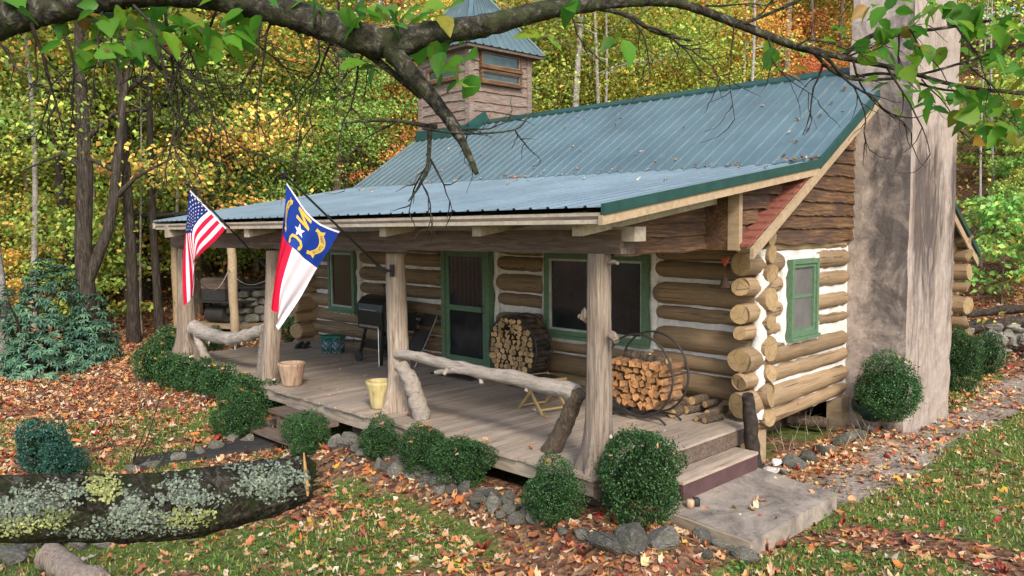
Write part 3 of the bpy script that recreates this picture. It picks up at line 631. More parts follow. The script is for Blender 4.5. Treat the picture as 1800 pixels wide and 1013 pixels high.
mb = MB(); mb.box(TX1+.03, TY0-.03, 6.1, TX1+.15, TY0+.1, 6.24); mb.build('floodlight', 'white', tower)
mb = MB(); ov = .24; ze = 6.35; ap = np.array(((TX0+TX1)/2, (TY0+TY1)/2, 8.0)); cs = [np.array(p) for p in [(TX0-ov, TY0-ov, ze), (TX1+ov, TY0-ov, ze), (TX1+ov, TY1+ov, ze), (TX0-ov, TY1+ov, ze)]]
for i in range(4):
    a, b = cs[i], cs[(i+1) % 4]; dd = (b-a)/np.linalg.norm(b-a)*.02; sheet(mb, a, b, ap-dd, ap+dd, 10, .03, nv=4)
tr_ = mb.build('tower_roof', 'roof', tower)
for i in range(4): mb = MB(); mb.bar(cs[i]+(0, 0, .02), ap+(0, 0, .02), .1, .035); mb.build('hip_cap', 'roof', tower)
mb = MB(); mb.box(TX0-ov+.03, TY0-ov+.03, ze-.07, TX1+ov-.03, TY1+ov-.03, ze-.01); mb.build('soffit', 'beam', tower)
# flashing where the tower meets the roof
mb = MB(); zf = lambda x, y: lin(B0, B1, x)[2]+(lin(R0, R1, x)[2]-lin(B0, B1, x)[2])*(y-lin(B0, B1, x)[1])/(lin(R0, R1, x)[1]-lin(B0, B1, x)[1])
yr = lin(R0, R1, TX1)[1]
mb.bar((TX0-.05, TY0-.06, zf(TX0, TY0)+.08), (TX1+.08, TY0-.06, zf(TX1, TY0)+.08), .05, .22); mb.bar((TX1+.06, TY0-.06, zf(TX1, TY0)+.1), (TX1+.06, yr, zf(TX1, yr)+.12), .05, .24); mb.build('flashing', 'green_trim', tower)
# ------------------------------------------------------------------ flags
def cloth(ctrl, X, fold, ph, back=None):
    """ctrl: rows over t (fly) of (s,px,py) lists -> surface function S(t,s) on the plane X, folded along X"""
    ts = sorted(ctrl); rows = {}
    for t in ts: rows[t] = [(s, onp(0, X, px, py)) for s, px, py in ctrl[t]]
    def row(t, s):
        r = rows[t]; ss = [a for a, _ in r]; Y = np.array([p for _, p in r]); return np.array([np.interp(s, ss, Y[:, k]) for k in range(3)])
    def smooth_row(t, s): return (row(t, max(0, s-.1))+row(t, s)*2+row(t, min(1, s+.1)))/4 if .1 < s < .9 else row(t, s)
    def Sf(t, s):
        t = min(max(t, 0), 1); i = max(k for k, a in enumerate(ts) if a <= t+1e-9); i = min(i, len(ts)-2); a, b = ts[i], ts[i+1]; u = (t-a)/(b-a)
        P0, P1 = smooth_row(a, s), smooth_row(b, s); Pm = smooth_row(ts[i-1], s) if i > 0 else 2*P0-P1; Pn = smooth_row(ts[i+2], s) if i+2 < len(ts) else 2*P1-P0
        m0, m1 = (P1-Pm)/2, (Pn-P0)/2; p = (2*u**3-3*u*u+1)*P0+(u**3-2*u*u+u)*m0+(-2*u**3+3*u*u)*P1+(u**3-u*u)*m1
        amp = fold*min(1, t*2.2)*(.6+.6*t)
        return p+np.array(((back(t, s) if back else 0)+amp*math.sin(s*9.5+ph+t*1.4)+.4*amp*math.sin(s*21+t*5), 0, 0))
    return Sf
def clothmesh(Sf, nt, ns, matfn, mats, name, parent):
    mb = MB(); vs = [Sf(i/nt, k/ns) for i in range(nt+1) for k in range(ns+1)]; mb.v = [tuple(v) for v in vs]
    for i in range(nt):
        for k in range(ns): mb.f.append((i*(ns+1)+k, (i+1)*(ns+1)+k, (i+1)*(ns+1)+k+1, i*(ns+1)+k+1)); mb.m.append(matfn((i+.5)/nt, (k+.5)/ns)); mb.sm.append(True)
    return mb.build(name, mats, parent)
def decal(mb, Sf, poly, tris, off, mi=0):
    """poly: (t,s) points laid just off both faces of the cloth"""
    for sg in (1, -1):
        V = []
        for t, s in poly:
            e = .01; p = Sf(t, s); n = np.cross(Sf(t+e, s)-Sf(t-e, s), Sf(t, min(s+e, 1))-Sf(t, max(s-e, 0))); n /= np.linalg.norm(n)+1e-9; V.append(p+n*off*sg)
        mb.add(V, tris, mi, False)
def star(mb, Sf, t, s, rt, rs, off, rot=0, mi=0):
    P = [(t, s)]
    for k in range(10): a = math.pi*k/5-math.pi/2+rot; r = 1 if k % 2 == 0 else .42; P.append((t+rt*r*math.cos(a), s+rs*r*math.sin(a)))
    decal(mb, Sf, P, [(0, 1+k, 1+(k+1) % 10) for k in range(10)], off, mi)
def glyphs(txt):
    cu = bpy.data.curves.new('text', 'FONT'); cu.body = txt; cu.size = 1; cu.align_x = 'CENTER'; cu.resolution_u = 2; o = bpy.data.objects.new('text', cu); COL.objects.link(o)
    dg = bpy.context.evaluated_depsgraph_get(); me = o.evaluated_get(dg).to_mesh(); V = [(v.co.x, v.co.y) for v in me.vertices]; F = [tuple(p.vertices) for p in me.polygons]
    o.evaluated_get(dg).to_mesh_clear(); bpy.data.objects.remove(o); bpy.data.curves.remove(cu); return V, F
def pole(parent, a, b, r=.014):
    mb = MB(); mb.tube([a, b], r, 10); p = mb.build('pole', 'black', parent); d = (b-a)/np.linalg.norm(b-a)
    mb = MB(); mb.tube([b-d*.01, b+d*.01, b+d*.03, b+d*.055, b+d*.07], [.014, .026, .032, .024, .008], 10); mb.build('finial', 'black', p)
    mb = MB(); mb.tube([a-d*.02, a+d*.16], .026, 10); q = a+np.array((0, .12, 0)); mb.bar(q+(0, 0, -.07), q+(0, 0, .09), .07, .025, (0, 1, 0)); mb.bar(a+d*.04, q, .035, .035); mb.build('bracket', 'blackrough', parent)
FX = -6.9; a = onp(0, FX, 470, 472); b = onp(0, FX, 332, 326); ft = thing('flag', 'striped flag with white stars on navy hanging from a black pole on the porch post', 'flag', a, 0)
def unloc(o, loc):
    for c in o.children:
        if c.type == 'MESH': c.location = -Vector(tuple(map(float, loc)))
pole(ft, a, b); 
US = {0.: [(0, 334, 334), (.5, 365.5, 367), (1, 398, 401)], .2: [(0, 329, 372), (.5, 345, 385), (1, 378, 424)], .4: [(0, 325, 411), (.54, 338, 409), (1, 353, 448)], .6: [(0, 321, 449), (.36, 345, 466), (.54, 341, 460), (1, 344, 462)], .8: [(0, 320, 492), (.3, 346, 500), (.54, 338, 495), (1, 334, 490)], 1.: [(0, 322, 538), (.27, 344, 518), (.54, 337, 512), (1, 332, 506)]}
Sf = cloth(US, FX, .022, .4, lambda t, s: -.11*max(0, s-.33)*min(1, max(0, (t-.42)*6)))
def usm(t, s):
    if t < .015: return 1
    if s < 7/13 and t < .4: return 2
    return 0 if int(s*13) % 2 == 0 else 1
cl = clothmesh(Sf, 60, 52, usm, ['red', 'fwhite', 'navy'], 'flag_cloth', ft); mb = MB()
for i in range(9):
    for j in range(6 if i % 2 == 0 else 5): star(mb, Sf, .4*((j*2+(1 if i % 2 == 0 else 2))/12), 7/13*(i+1)/10, .0145, .021, .004)
mb.build('stars', 'fwhite', cl)
unloc(ft, a)
FX = -3.55; a = onp(0, FX, 676, 478); b = onp(0, FX, 501, 308); nt_ = thing('flag', 'red, white and blue state flag with gold letters and ribbons hanging from a black pole', 'flag', a, 0); pole(nt_, a, b)
NC = {0.: [(0, 504, 321), (.25, 519, 343), (.5, 537, 371), (.75, 561, 394), (1, 597, 407)], .19: [(0, 500, 362), (.25, 510, 382), (.5, 526, 404), (.75, 549, 426), (1, 579, 440)], .38: [(0, 494, 403), (.25, 501, 420), (.5, 513, 434), (.75, 535, 455), (1, 560, 471)], .7: [(0, 484, 477), (.25, 489, 486), (.5, 491, 500), (.75, 508, 516), (1, 530, 524)], 1.: [(0, 476, 543), (.25, 481, 547), (.5, 487, 550), (.75, 488, 566), (1, 490, 580)]}
Sg = cloth(NC, FX, .03, 1.2)
cl = clothmesh(Sg, 60, 48, lambda t, s: 1 if t < .012 else (3 if t < .38 else (0 if s < .5 else 1)), ['red', 'fwhite', 'navy', 'blue'], 'flag_cloth', nt_)
mb = MB(); star(mb, Sg, .205, .5, .068, .10, .004); mb.build('star', 'fwhite', cl)
mb = MB()
for ch, tc in [('N', .085), ('C', .32)]:
    V, F = glyphs(ch); xs = [v[0] for v in V]; ys = [v[1] for v in V]; xm, ym = (min(xs)+max(xs))/2, (min(ys)+max(ys))/2; k = .088/(max(xs)-min(xs)); kk = .26/(max(ys)-min(ys))
    decal(mb, Sg, [(tc+(x-xm)*k*1., .5-(y-ym)*kk) for x, y in V], F, .005)
    for dx in (-.008, .008): decal(mb, Sg, [(tc+dx+(x-xm)*k, .5-(y-ym)*kk) for x, y in V], F, .0045)
mb.build('gold_letters', 'gold', cl)
def ribbon(txt, s0, bend):
    mg = MB(); n = 14; top = [(.2+.108*(-1+2*i/n), s0-.045+bend*(1-(-1+2*i/n)**2)*.085) for i in range(n+1)]; bot = [(t, s+.088) for t, s in top]
    decal(mg, Sg, top+bot, [(i, i+1, n+2+i, n+1+i) for i in range(n)], .004)
    for e, sg in ((0, -1), (n, 1)):
        t, s = top[e]; decal(mg, Sg, [(t, s+.03*-bend), (t+.035*sg, s+.02*-bend), (t+.02*sg, s+.05), (t+.035*sg, s+.1), (t, s+.1)], [(0, 1, 2), (0, 2, 4), (2, 3, 4)], .0035)
    mg.build('ribbon', 'gold', cl)
    mk = MB(); V, F = glyphs(txt); xs = [v[0] for v in V]; w = max(xs)-min(xs); xm = (max(xs)+min(xs))/2; k = .2/w; pol = []
    for x, y in V: t = .2+(x-xm)*k; u = (t-.2)/.108; pol.append((t, s0-.045+bend*(1-u*u)*.085+.072-y*.078))
    decal(mk, Sg, pol, F, .006); mk.build('ribbon_text', 'ink', cl)
ribbon('MAY 20TH 1775', .17, -1); ribbon('APRIL 12TH 1776', .80, 1)
unloc(nt_, a)
# ------------------------------------------------------------------ firewood hoops
def piece_mesh(k, mats, round_=False):
    rs = random.Random(100+k); mb = MB(); n = rs.choice([3, 4, 4, 5]) if not round_ else 11; r = .052; a0 = rs.uniform(0, 6.28)
    ang = sorted([a0+2*math.pi*(i+rs.uniform(-.22, .22))/n for i in range(n)]) if not round_ else [2*math.pi*i/n for i in range(n)]
    L = rs.uniform(.36, .42); rr = [r*(rs.uniform(.8, 1.25) if not round_ else rs.uniform(.94, 1.06)) for _ in range(n)]; vs = []
    if not round_ and n == 3: rr = [x*1.12 for x in rr]
    rings = [(0, .9), (.012, 1.), (.5, 1.04), (.985, 1.), (1., .9)]
    for t, q in rings:
        for a, b in zip(ang, rr): vs.append((b*q*math.cos(a), (t-.5)*L+rs.uniform(-.004, .004), b*q*math.sin(a)))
    mb.add(vs, [(i*n+j, i*n+(j+1) % n, (i+1)*n+(j+1) % n, (i+1)*n+j) for i in range(4) for j in range(n)], 1, round_)
    mb.add(vs[:n], [tuple(range(n))[::-1]], 0); mb.add(vs[-n:], [tuple(range(n))], 0); return mb.mesh('firewood_log', mats)
SPLIT = [piece_mesh(k, ['fire_end', 'fire_side']) for k in range(9)]; DARK = [piece_mesh(20+k, ['fire_end2', 'dark_bark'], k % 3 != 0) for k in range(9)]; ROUND = [piece_mesh(40+k, ['fire_end2', 'bark'], True) for k in range(4)]
def hoop(c, r, label):
    h = thing('firewood_hoop', label, 'log rack', (c[0], c[1], 0))
    for dy in (-.17, .17):
        mb = MB(); mb.tube([(r*math.cos(2*math.pi*i/48), dy, c[2]+r*math.sin(2*math.pi*i/48)) for i in range(49)], .014, 6, False, sq=1.); mb.build('ring', 'hoop', h)
    for a in (-2.5, -2., -1.57, -1.1, -.6, .1, 3.04): mb = MB(); mb.bar((r*math.cos(a), -.17, c[2]+r*math.sin(a)), (r*math.cos(a), .17, c[2]+r*math.sin(a)), .03, .008); mb.build('cross_bar', 'hoop', h)
    for dy in (-.17, .17):
        mb = MB(); z = c[2]-r; P = [(-.42, dy, .012), (-.33, dy, .07), (-.2, dy, z*.9+.01), (0, dy, z-.012), (.2, dy, z*.9+.01), (.33, dy, .07), (.42, dy, .012)]; mb.tube(P, .014, 6); mb.build('foot', 'hoop', h)
    return h
HR = .52
h2 = onp(1, -1.0, 1136, 650); hoop((h2[0], -1.0, .585), HR, 'black iron ring log rack part filled with orange split firewood near the big window')
h1 = onp(1, -.55, 914, 606); hoop((h1[0], -.55, .585), HR, 'black iron ring log rack full of dark firewood beside the screen door')
def fill(c, meshes, top, sp, label, group, seed, dark):
    rs = random.Random(seed); k = 0; z = -HR+.06; row = 0
    while z < top:
        x = -HR+(sp/2 if row % 2 else 0)
        while x < HR:
            px, pz = x+rs.uniform(-.012, .012), z+rs.uniform(-.012, .012)
            if math.hypot(px, pz) < HR-.052:
                o = link('firewood_log', rs.choice(meshes), None, (c[0]+px, c[1]+rs.uniform(-.035, .03), .585+pz)); o.rotation_euler = (rs.uniform(-.03, .03), rs.uniform(0, 6.28), rs.uniform(-.05, .05)); s = rs.uniform(.85, 1.2)*sp/.098; o.scale = (s, 1, s)
                tag(o, label, 'firewood', group)
            x += sp
        z += sp*.86; row += 1
fill((h2[0], -1.0), SPLIT, .14, .098, 'orange split firewood log stacked in the ring rack nearest the corner', 'split logs in the part-filled ring', 5, 0)
fill((h1[0], -.55), DARK, .44, .094, 'dark barked firewood log stacked in the ring rack by the screen door', 'logs in the full ring', 6, 1)
for i, (x, y, z, rz, s) in enumerate([(-.15, 0, .2, 1.5, 1.3), (.12, -.02, .19, 1.65, 1.15)]):
    o = link('firewood_log', ROUND[i], None, (h2[0]+x, -.98+y, .585+z)); o.rotation_euler = (0, .4, rz); o.scale = (s, 1.1, s); tag(o, ['long bark covered log lying across the top of the orange split stack', 'second log lying crosswise on top of the orange split stack at right'][i], 'firewood')
# loose logs at the end of the porch
for i, (px, py, rz, s, z) in enumerate([(1182, 727, 1.2, 1.25, .06), (1195, 712, .5, 1.0, .055), (1213, 722, .35, 1.1, .06), (1232, 737, .3, .75, .045), (1245, 741, .3, .8, .045), (1222, 706, .45, 1.15, .17), (1246, 712, .4, .9, .14), (1252, 728, .35, 1.0, .06)]):
    p = onp(2, z, px, py-2); o = link('firewood_log', ROUND[i % 4], None, (p[0], p[1]+.12, z)); o.rotation_euler = (0, i, rz*.35-.25); o.scale = (s, .95, s)
    tag(o, 'loose round log in the low pile on the boards by the corner log ends', 'firewood', 'loose logs piled at the porch end')
# ------------------------------------------------------------------ porch furniture
def planterpot(px, py, ht, rt, rb, mat, label):
    p = onp(2, 0, px, py); t = thing('planter', label, 'planter', (p[0], p[1]+rb*.7, .0)); mb = MB()
    pr = [(0, 0.004), (rb, .004), (rb*1.06, .03), (rb+(rt-rb)*.35, ht*.35), (rb+(rt-rb)*.7, ht*.68), (rt, ht*.9), (rt*1.01, ht), (rt-.035, ht), (rt-.045, ht-.07), (0, ht-.075)]
    mb.lathe(pr[:9], seg=28); mb.build('pot', mat, t); mb = MB(); mb.lathe([(rt-.045, ht-.07), (rt*.4, ht-.05), (0, ht-.055)], seg=20); mb.build('soil', 'bark', t); return t
planterpot(503, 679, .36, .215, .15, 'planter', 'brown streaked round wooden planter beside the second post from the left')
planterpot(660, 719, .38, .20, .13, 'planter2', 'yellowish round planter half hidden by the post in the middle of the porch')
# pellet grill
g = onp(2, 0, 650, 640); gr = thing('pellet_grill', 'black barrel pellet grill on angled legs with a wheel by the log wall', 'grill', (-6.9, -1.05, 0), 0)
mb = MB(); L2 = .38
pr = [(-.28, .62), (.28, .62), (.30, .95), (.27, 1.08), (.18, 1.18), (.05, 1.22), (-.05, 1.22), (-.18, 1.18), (-.27, 1.08), (-.30, .95)]
mb.prism(pr, 0, -L2, L2); mb.f = [f for f in mb.f]; mb.build('barrel', 'black', gr)
mb = MB(); mb.prism([(y*1.02, z+.006) for y, z in pr[2:]], 0, -L2-.012, -L2-.002); mb.build('end_plate', 'blackrough', gr); mb = MB(); mb.prism([(y*1.02, z+.006) for y, z in pr[2:]], 0, L2+.002, L2+.012); mb.build('end_plate', 'blackrough', gr)
mb = MB(); mb.tube([(-.26, -.33, .98), (.26, -.33, .98)], .011, 8); mb.box(-.25, -.335, .97, -.23, -.29, .99); mb.box(.23, -.335, .97, .25, -.29, .99); mb.build('lid_handle', 'steel', gr)
mb = MB(); mb.box(L2+.012, -.26, .62, L2+.32, .22, .93); mb.box(L2+.006, -.28, .93, L2+.34, .24, .95); mb.build('hopper', 'black', gr)
mb = MB(); mb.tube([(-.18, .2, 1.1), (-.18, .2, 1.36)], .04, 10); mb.lathe([(.065, 0), (.07, .02), (.02, .05), (0, .05)], (-.18, .2, 1.36), 14); mb.build('chimney_stack', 'black', gr)
for sx in (-1, 1):
    for sy in (-1, 1):
        mb = MB(); mb.bar((sx*.26, sy*.2, .64), (sx*.33, sy*.3, .1 if sx < 0 else .0), .06, .035, (1, 0, 0)); mb.build('leg', 'black', gr)
mb = MB(); mb.box(-.3, -.24, .26, .3, -.2, .42); mb.build('cross_panel', 'black', gr); mb = MB(); mb.box(-.3, .2, .26, .3, .24, .42); mb.build('cross_panel', 'black', gr)
mb = MB(); mb.box(-.30, -.315, .66, .3, -.305, .70); mb.tube([(.3, -.32, .66), (.36, -.36, .0)], .012, 6); mb.build('bright_strut', 'steel', gr)
for sy in (-1, 1): mb = MB(); mb.tube([(-.36, sy*.3-.03, .1), (-.36, sy*.3+.03, .1)], .1, 18); mb.tube([(-.36, sy*.3-.036, .1), (-.36, sy*.3+.036, .1)], .045, 12); mb.build('wheel', 'rubber', gr)
gr.location = tuple(map(float, onp(2, 0, 652, 640)+np.array((-.05, .32, 0))))
# buckets
for i, (px, lab) in enumerate([(568, 'left one of two green patterned buckets by the log wall'), (585, 'right one of two green patterned buckets, nearest the grill')]):
    p = onp(2, 0, px, 622); b = thing('bucket', lab, 'bucket', (p[0], p[1]+.12, 0)); mb = MB(); mb.lathe([(0, .003), (.125, .003), (.145, .30), (0, .30)], seg=22); mb.build('pail', 'bucket', b)
    mb = MB(); mb.lathe([(.146, .29), (.158, .30), (.158, .345), (.145, .355), (.135, .345), (0, .34)], seg=22); mb.build('rim', 'bucket_top', b)
# wire rack
p = onp(2, 0, 606, 640); wr = thing('wire_stand', 'thin wire plant stand between the green buckets and the grill', 'stand', (p[0]-.1, p[1]+.25, 0)); mb = MB()
for x in (-.2, .2):
    for y in (-.15, .15): mb.tube([(x, y, 0), (x, y, .55)], .006, 5)
for z in (.15, .38, .55):
    mb.tube([(-.2, -.15, z), (.2, -.15, z), (.2, .15, z), (-.2, .15, z), (-.2, -.15, z)], .006, 5)
mb.build('wire_frame', 'rust', wr); mb = MB(); mb.box(-.2, -.15, .375, .2, .15, .385); mb.build('shelf', 'rust', wr)
# shoes
for i, px in enumerate((527, 538)):
    p = onp(2, 0, px, 612); mb = MB(); P = [(0, -.13, .035), (0, -.1, .05), (0, -.03, .055), (0, .04, .075), (0, .1, .09), (0, .13, .08)]; mb.tube(P, [.025, .045, .048, .045, .045, .03], 10)
    mb.box(-.045, -.14, .003, .045, .13, .018); o = mb.build('shoe', 'blackrough', None, p); o.rotation_euler[2] = .5; tag(o, ['left black shoe of the pair on the boards by the far log corner', 'right black shoe of the pair on the boards by the far log corner'][i], 'shoe')
# folded chair behind the middle post
p = onp(2, 0, 716, 644); fc = thing('folded_chair', 'folded black metal chair leaning on the log wall behind the middle post', 'chair', (p[0], p[1]+.0, 0)); Y0 = p[1]; dy = -.16-Y0
for x in (-.2, .2): mb = MB(); mb.tube([(x, 0, 0), (x, dy*.55, .5), (x, dy*.9, .88)], .013, 6); mb.build('leg', 'steel', fc)
mb = MB(); mb.bar((0, dy*.25, .25), (0, dy*.6, .62), .38, .03, (0, -1, .4)); mb.build('seat', 'blackrough', fc); mb = MB(); mb.bar((0, dy*.72, .68), (0, dy*.9, .88), .4, .02, (0, -1, .4)); mb.build('backrest', 'blackrough', fc)
# folding stool
p = onp(2, 0, 950, 722); fs = thing('folding_stool', 'golden wooden folding stool with crossed legs under the porch rail', 'stool', (p[0]+.0, p[1]+.05, 0), -.25)
for y in (-.2, .2):
    for sx in (-1, 1): mb = MB(); mb.bar((sx*.27, y+sx*.02, 0), (-sx*.22, y+sx*.02, .44), .035, .022, (0, 1, 0)); mb.build('leg', 'stoolwood', fs)
for sx in (-1, 1): mb = MB(); mb.bar((sx*.22, -.23, .44), (sx*.22, .23, .44), .03, .04); mb.build('rail', 'stoolwood', fs); mb = MB(); mb.bar((sx*.2, -.2, .06), (sx*.2, .2, .06), .03, .02); mb.build('rail', 'stoolwood', fs)
mb = MB(); mb.box(-.21, -.18, .445, .21, .18, .452); mb.build('seat', 'mat', fs)
p = onp(2, 0.004, 806, 661); mb = MB(); mb.prism([(-.5, -.3), (.5, -.28), (.52, .28), (-.48, .3)], 2, .004, .03); o = mb.build('doormat', 'mat', None, (p[0], p[1]+.1, 0)); tag(o, 'dark shaggy doormat lying in front of the screen door', 'doormat')
# rusty iron boot scraper / splitter
p = onp(2, 0, 990, 668); bs = thing('iron_splitter', 'rusty iron stand with an upright blade on a flat plate under the big window', 'tool', (p[0], -.62, 0)); mb = MB(); mb.box(-.28, -.2, .05, .28, .15, .08); mb.build('plate', 'rust', bs); mb = MB(); mb.bar((.05, .06, .08), (.05, .06, .5), .05, .03); mb.box(.0, .04, .46, .12, .08, .5); mb.build('blade', 'rust', bs)
for x in (-.25, .25): mb = MB(); mb.box(x-.02, -.18, 0, x+.02, .12, .05); mb.build('foot', 'rust', bs)
# hanging bell ornament on the corner logs
p = onp(1, -.5, 1274, 470); bl = thing('hanging_bell', 'small rusty bell with a carved top hanging from the corner log ends', 'bell', p); mb = MB()
for i in range(5): mb.tube([(0, 0, .02), (.02*(i-2), 0, .08), (.035*(i-2), 0, .13)], [.014, .012, .004], 6)
mb.build('hanger', 'orange', bl); mb = MB(); mb.tube([(0, .2, .04), (0, 0, .04), (0, 0, -.12)], .006, 5); mb.build('hook', 'rust', bl); mb = MB(); mb.lathe([(.012, -.12), (.035, -.14), (.05, -.2), (.075, -.25), (.07, -.255), (.0, -.2)], seg=16); mb.build('bell_body', 'rust', bl)
# dark broken post at the porch end
a = onp(0, .33, 1330, 842); b = onp(0, .3, 1313, 694); mb = MB(); P, Q = wavy(a-(0, 0, .1), b, .085, 12, .012, .12, rnd); Q = [q*(1.25-.45*i/11) for i, q in enumerate(Q)]; mb.tube(P, Q, 12, True, 0, 0, .1, rnd); mb.tube([a+(.03, -.06, .1), a+(.03, -.07, .5)], [.02, .004], 5, True, 1)
o = mb.build('broken_post', ['bark', 'torn']); o.data.materials[0] = MT['dark_bark']; tag(o, 'dark broken bark covered post leaning against the end of the porch steps', 'post')
# ------------------------------------------------------------------ concrete slab at the foot of the steps
mb = MB(); s1 = onp(2, -.43, 1322, 951); s2 = onp(2, -.43, 1468, 868); mb.hexa([(SX-.03, -2.62, -.62), (s1[0], s1[1], -.62), (s2[0]+.02, s2[1], -.62), (SX-.03, -.66, -.62), (SX-.03, -2.62, -.43), (s1[0], s1[1], -.43), (s2[0]+.02, s2[1], -.435), (SX-.03, -.66, -.43)])
slab = tag(mb.build('concrete_slab', 'conc'), 'stained square concrete slab at the foot of the purple step', 'slab'); mb = MB(); mb.hexa([(SX-.03, -2.66, -.66), (s1[0]+.01, s1[1]-.045, -.66), (s1[0]+.01, s1[1]-.004, -.66), (SX-.03, -2.623, -.66), (SX-.03, -2.66, -.437), (s1[0]+.01, s1[1]-.045, -.437), (s1[0]+.01, s1[1]-.004, -.437), (SX-.03, -2.623, -.437)]); mb.build('edge_board', 'fascia', slab)
for i, (px, py) in enumerate([(1213, 892), (1223, 889)]):
    p = onp(2, -.43, px, py); mb = MB(); mb.lathe([(0, .002), (.045, .002), (.045, .07), (.03, .085), (0, .085)], seg=14); tag(mb.build('jar', ['planter', 'blackrough'][i], None, p), ['small brown jar on the slab corner by the round shrub', 'small dark jar on the slab beside the brown jar'][i], 'jar')
# ------------------------------------------------------------------ beyond the porch: smoker, hearth, shelter
p, d = gp(392, 588); sm = thing('smoker_grill', 'large black box smoker on a stand with shelves behind the porch', 'smoker', (p[0], p[1], p[2]), .35); zb = 0
mb = MB(); mb.box(-.42, -.3, .95, .42, .3, 1.25); mb.build('firebox', 'blackrough', sm); mb = MB(); mb.box(-.43, -.31, 1.26, .43, .31, 1.5); mb.prism([(-.43, 1.5), (.43, 1.5), (.36, 1.56), (-.36, 1.56)], 1, -.3, .3); mb.build('lid', 'beam', sm)
mb = MB(); mb.box(-.85, -.4, .9, .95, .4, .94); mb.build('shelf', 'blackrough', sm); mb = MB(); mb.box(-.9, -.42, .22, 1.0, .42, .3); mb.build('lower_shelf', 'trim', sm)
for x in (-.8, .9):
    for y in (-.36, .36): mb = MB(); mb.box(x-.03, y-.03, 0, x+.03, y+.03, .9); mb.build('leg', 'black', sm)
mb = MB(); mb.tube([(-.45, 0, .55), (.2, 0, .55)], .22, 14); mb.build('tank', 'blackrough', sm)
p, d = gp(452, 575); mb = MB(); hr = random.Random(4); R0_ = 1.0
for row in range(5):
    n = 16
    for k in range(n):
        a = 2*math.pi*(k+.5*(row % 2))/n; c = np.array((R0_*math.cos(a), R0_*math.sin(a), .14+row*.22)); vs = []; s = .2
        M = rng.uniform(.8, 1.2, 3)*np.array((.16, .21, .115)); 
        for ph in (-1, -.4, .4, 1):
            for q in range(7):
                t = 2*math.pi*q/7; rr = math.cos(ph*1.2)**.6; x, y, z = M[0]*rr*math.cos(t)*hr.uniform(.9, 1.1), M[1]*rr*math.sin(t), M[2]*math.sin(ph*1.4)
                vs.append((c[0]+x*math.cos(a)-y*math.sin(a), c[1]+x*math.sin(a)+y*math.cos(a), c[2]+z))
        mb.add(vs, [(i*7+j, i*7+(j+1) % 7, (i+1)*7+(j+1) % 7, (i+1)*7+j) for i in range(3) for j in range(7)]+[tuple(range(7))[::-1], tuple(range(21, 28))])
fh = thing('stone_fire_pit', 'round grey stone fire pit wall with a dark iron rim behind the porch', 'fire pit', p); mb.build('stone_wall', 'rock', fh); mb = MB(); mb.tube([(1.02*math.cos(2*math.pi*i/30), 1.02*math.sin(2*math.pi*i/30), 1.2) for i in range(31)], .05, 6, False); mb.build('rim', 'blackrough', fh)
p, d = gp(536, 597); os_ = thing('orange_stool', 'small orange topped stool beyond the far log corner', 'stool', p); mb = MB(); mb.box(-.22, -.2, .62, .22, .2, .85); mb.build('seat', 'orange', os_)
for x in (-.18, .18):
    for y in (-.16, .16): mb = MB(); mb.bar((x, y, .62), (x*1.15, y*1.15, 0), .04, .04); mb.build('leg', 'trim', os_)
p = onp(2, -.12, 413, 588); sh = thing('open_shelter', 'open shelter with a peeled timber post and dark roof edge beyond the porch', 'shelter', (p[0], p[1], -.3))
mb = MB(); P, Q = wavy((0, 0, 0), (-.02, 0, 3.05), .105, 10, .015, .08, rnd); mb.tube(P, Q, 12); mb.build('post', 'trim', sh)
for x, y in ((-4.2, .3), (-4.2, 4.6), (0, 4.4)): mb = MB(); P, Q = wavy((x, y, -.2), (x, y, 3.0), .1, 8, .015, .08, rnd); mb.tube(P, Q, 10); mb.build('post', 'trim', sh)
mb = MB(); mb.bar((-4.6, .05, 3.0), (.6, -.05, 3.0), .12, .18); mb.bar((-4.6, 4.5, 3.0), (.6, 4.5, 3.0), .12, .18); mb.build('beam', 'beam', sh)
mb = MB(); mb.hexa([(-5, -.5, 3.1), (.9, -.5, 3.1), (.9, 5.1, 3.3), (-5, 5.1, 3.3), (-5, -.5, 3.17), (.9, -.5, 3.17), (.9, 5.1, 3.37), (-5, 5.1, 3.37)]); mb.build('roof', 'blackrough', sh)
a = onp(1, -3.0, 345, 490); b = np.array((p[0], p[1]-.1, 1.45)); mb = MB(); c = onp(1, -3.0, 472, 492)
mb.tube([a+(b-a)*k/10-(0, 0, .35*math.sin(math.pi*k/10)) for k in range(11)]+[b+(c-b)*k/8-(0, 0, .2*math.sin(math.pi*k/8)) for k in range(1, 9)], .008, 5); tag(mb.build('cord', 'cord'), 'pale sagging cord strung across the far end of the porch', 'cord')
# ------------------------------------------------------------------ ground
def proj(P):
    D = np.asarray(P)-CP; w = D@CF; return 900+FPX*(D@CR)/w, 506.5-FPX*(D@CU)/w, w
def smooth(a, b, x): t = np.clip((x-a)/(b-a), 0, 1); return t*t*(3-2*t)
def vnoise(x, y, sc, seed=0):
    x = np.asarray(x)*sc+seed*17.3; y = np.asarray(y)*sc+seed*9.1; xi = np.floor(x).astype(int); yi = np.floor(y).astype(int); fx = x-xi; fy = y-yi; fx = fx*fx*(3-2*fx); fy = fy*fy*(3-2*fy)
    h = lambda a, b: np.modf(np.abs(np.sin(a*127.1+b*311.7+seed)*43758.5453))[0]
    return (h(xi, yi)*(1-fx)+h(xi+1, yi)*fx)*(1-fy)+(h(xi, yi+1)*(1-fx)+h(xi+1, yi+1)*fx)*fy
def onpath(x, y): # bare earth path along the chimney side
    c = 1.16+.05*np.sin(y*1.5)+np.clip(y-2, 0, 9)*.02; return smooth(.50, .28, np.abs(x-c))*smooth(-1.2, -.3, y)*smooth(12, 9, y)
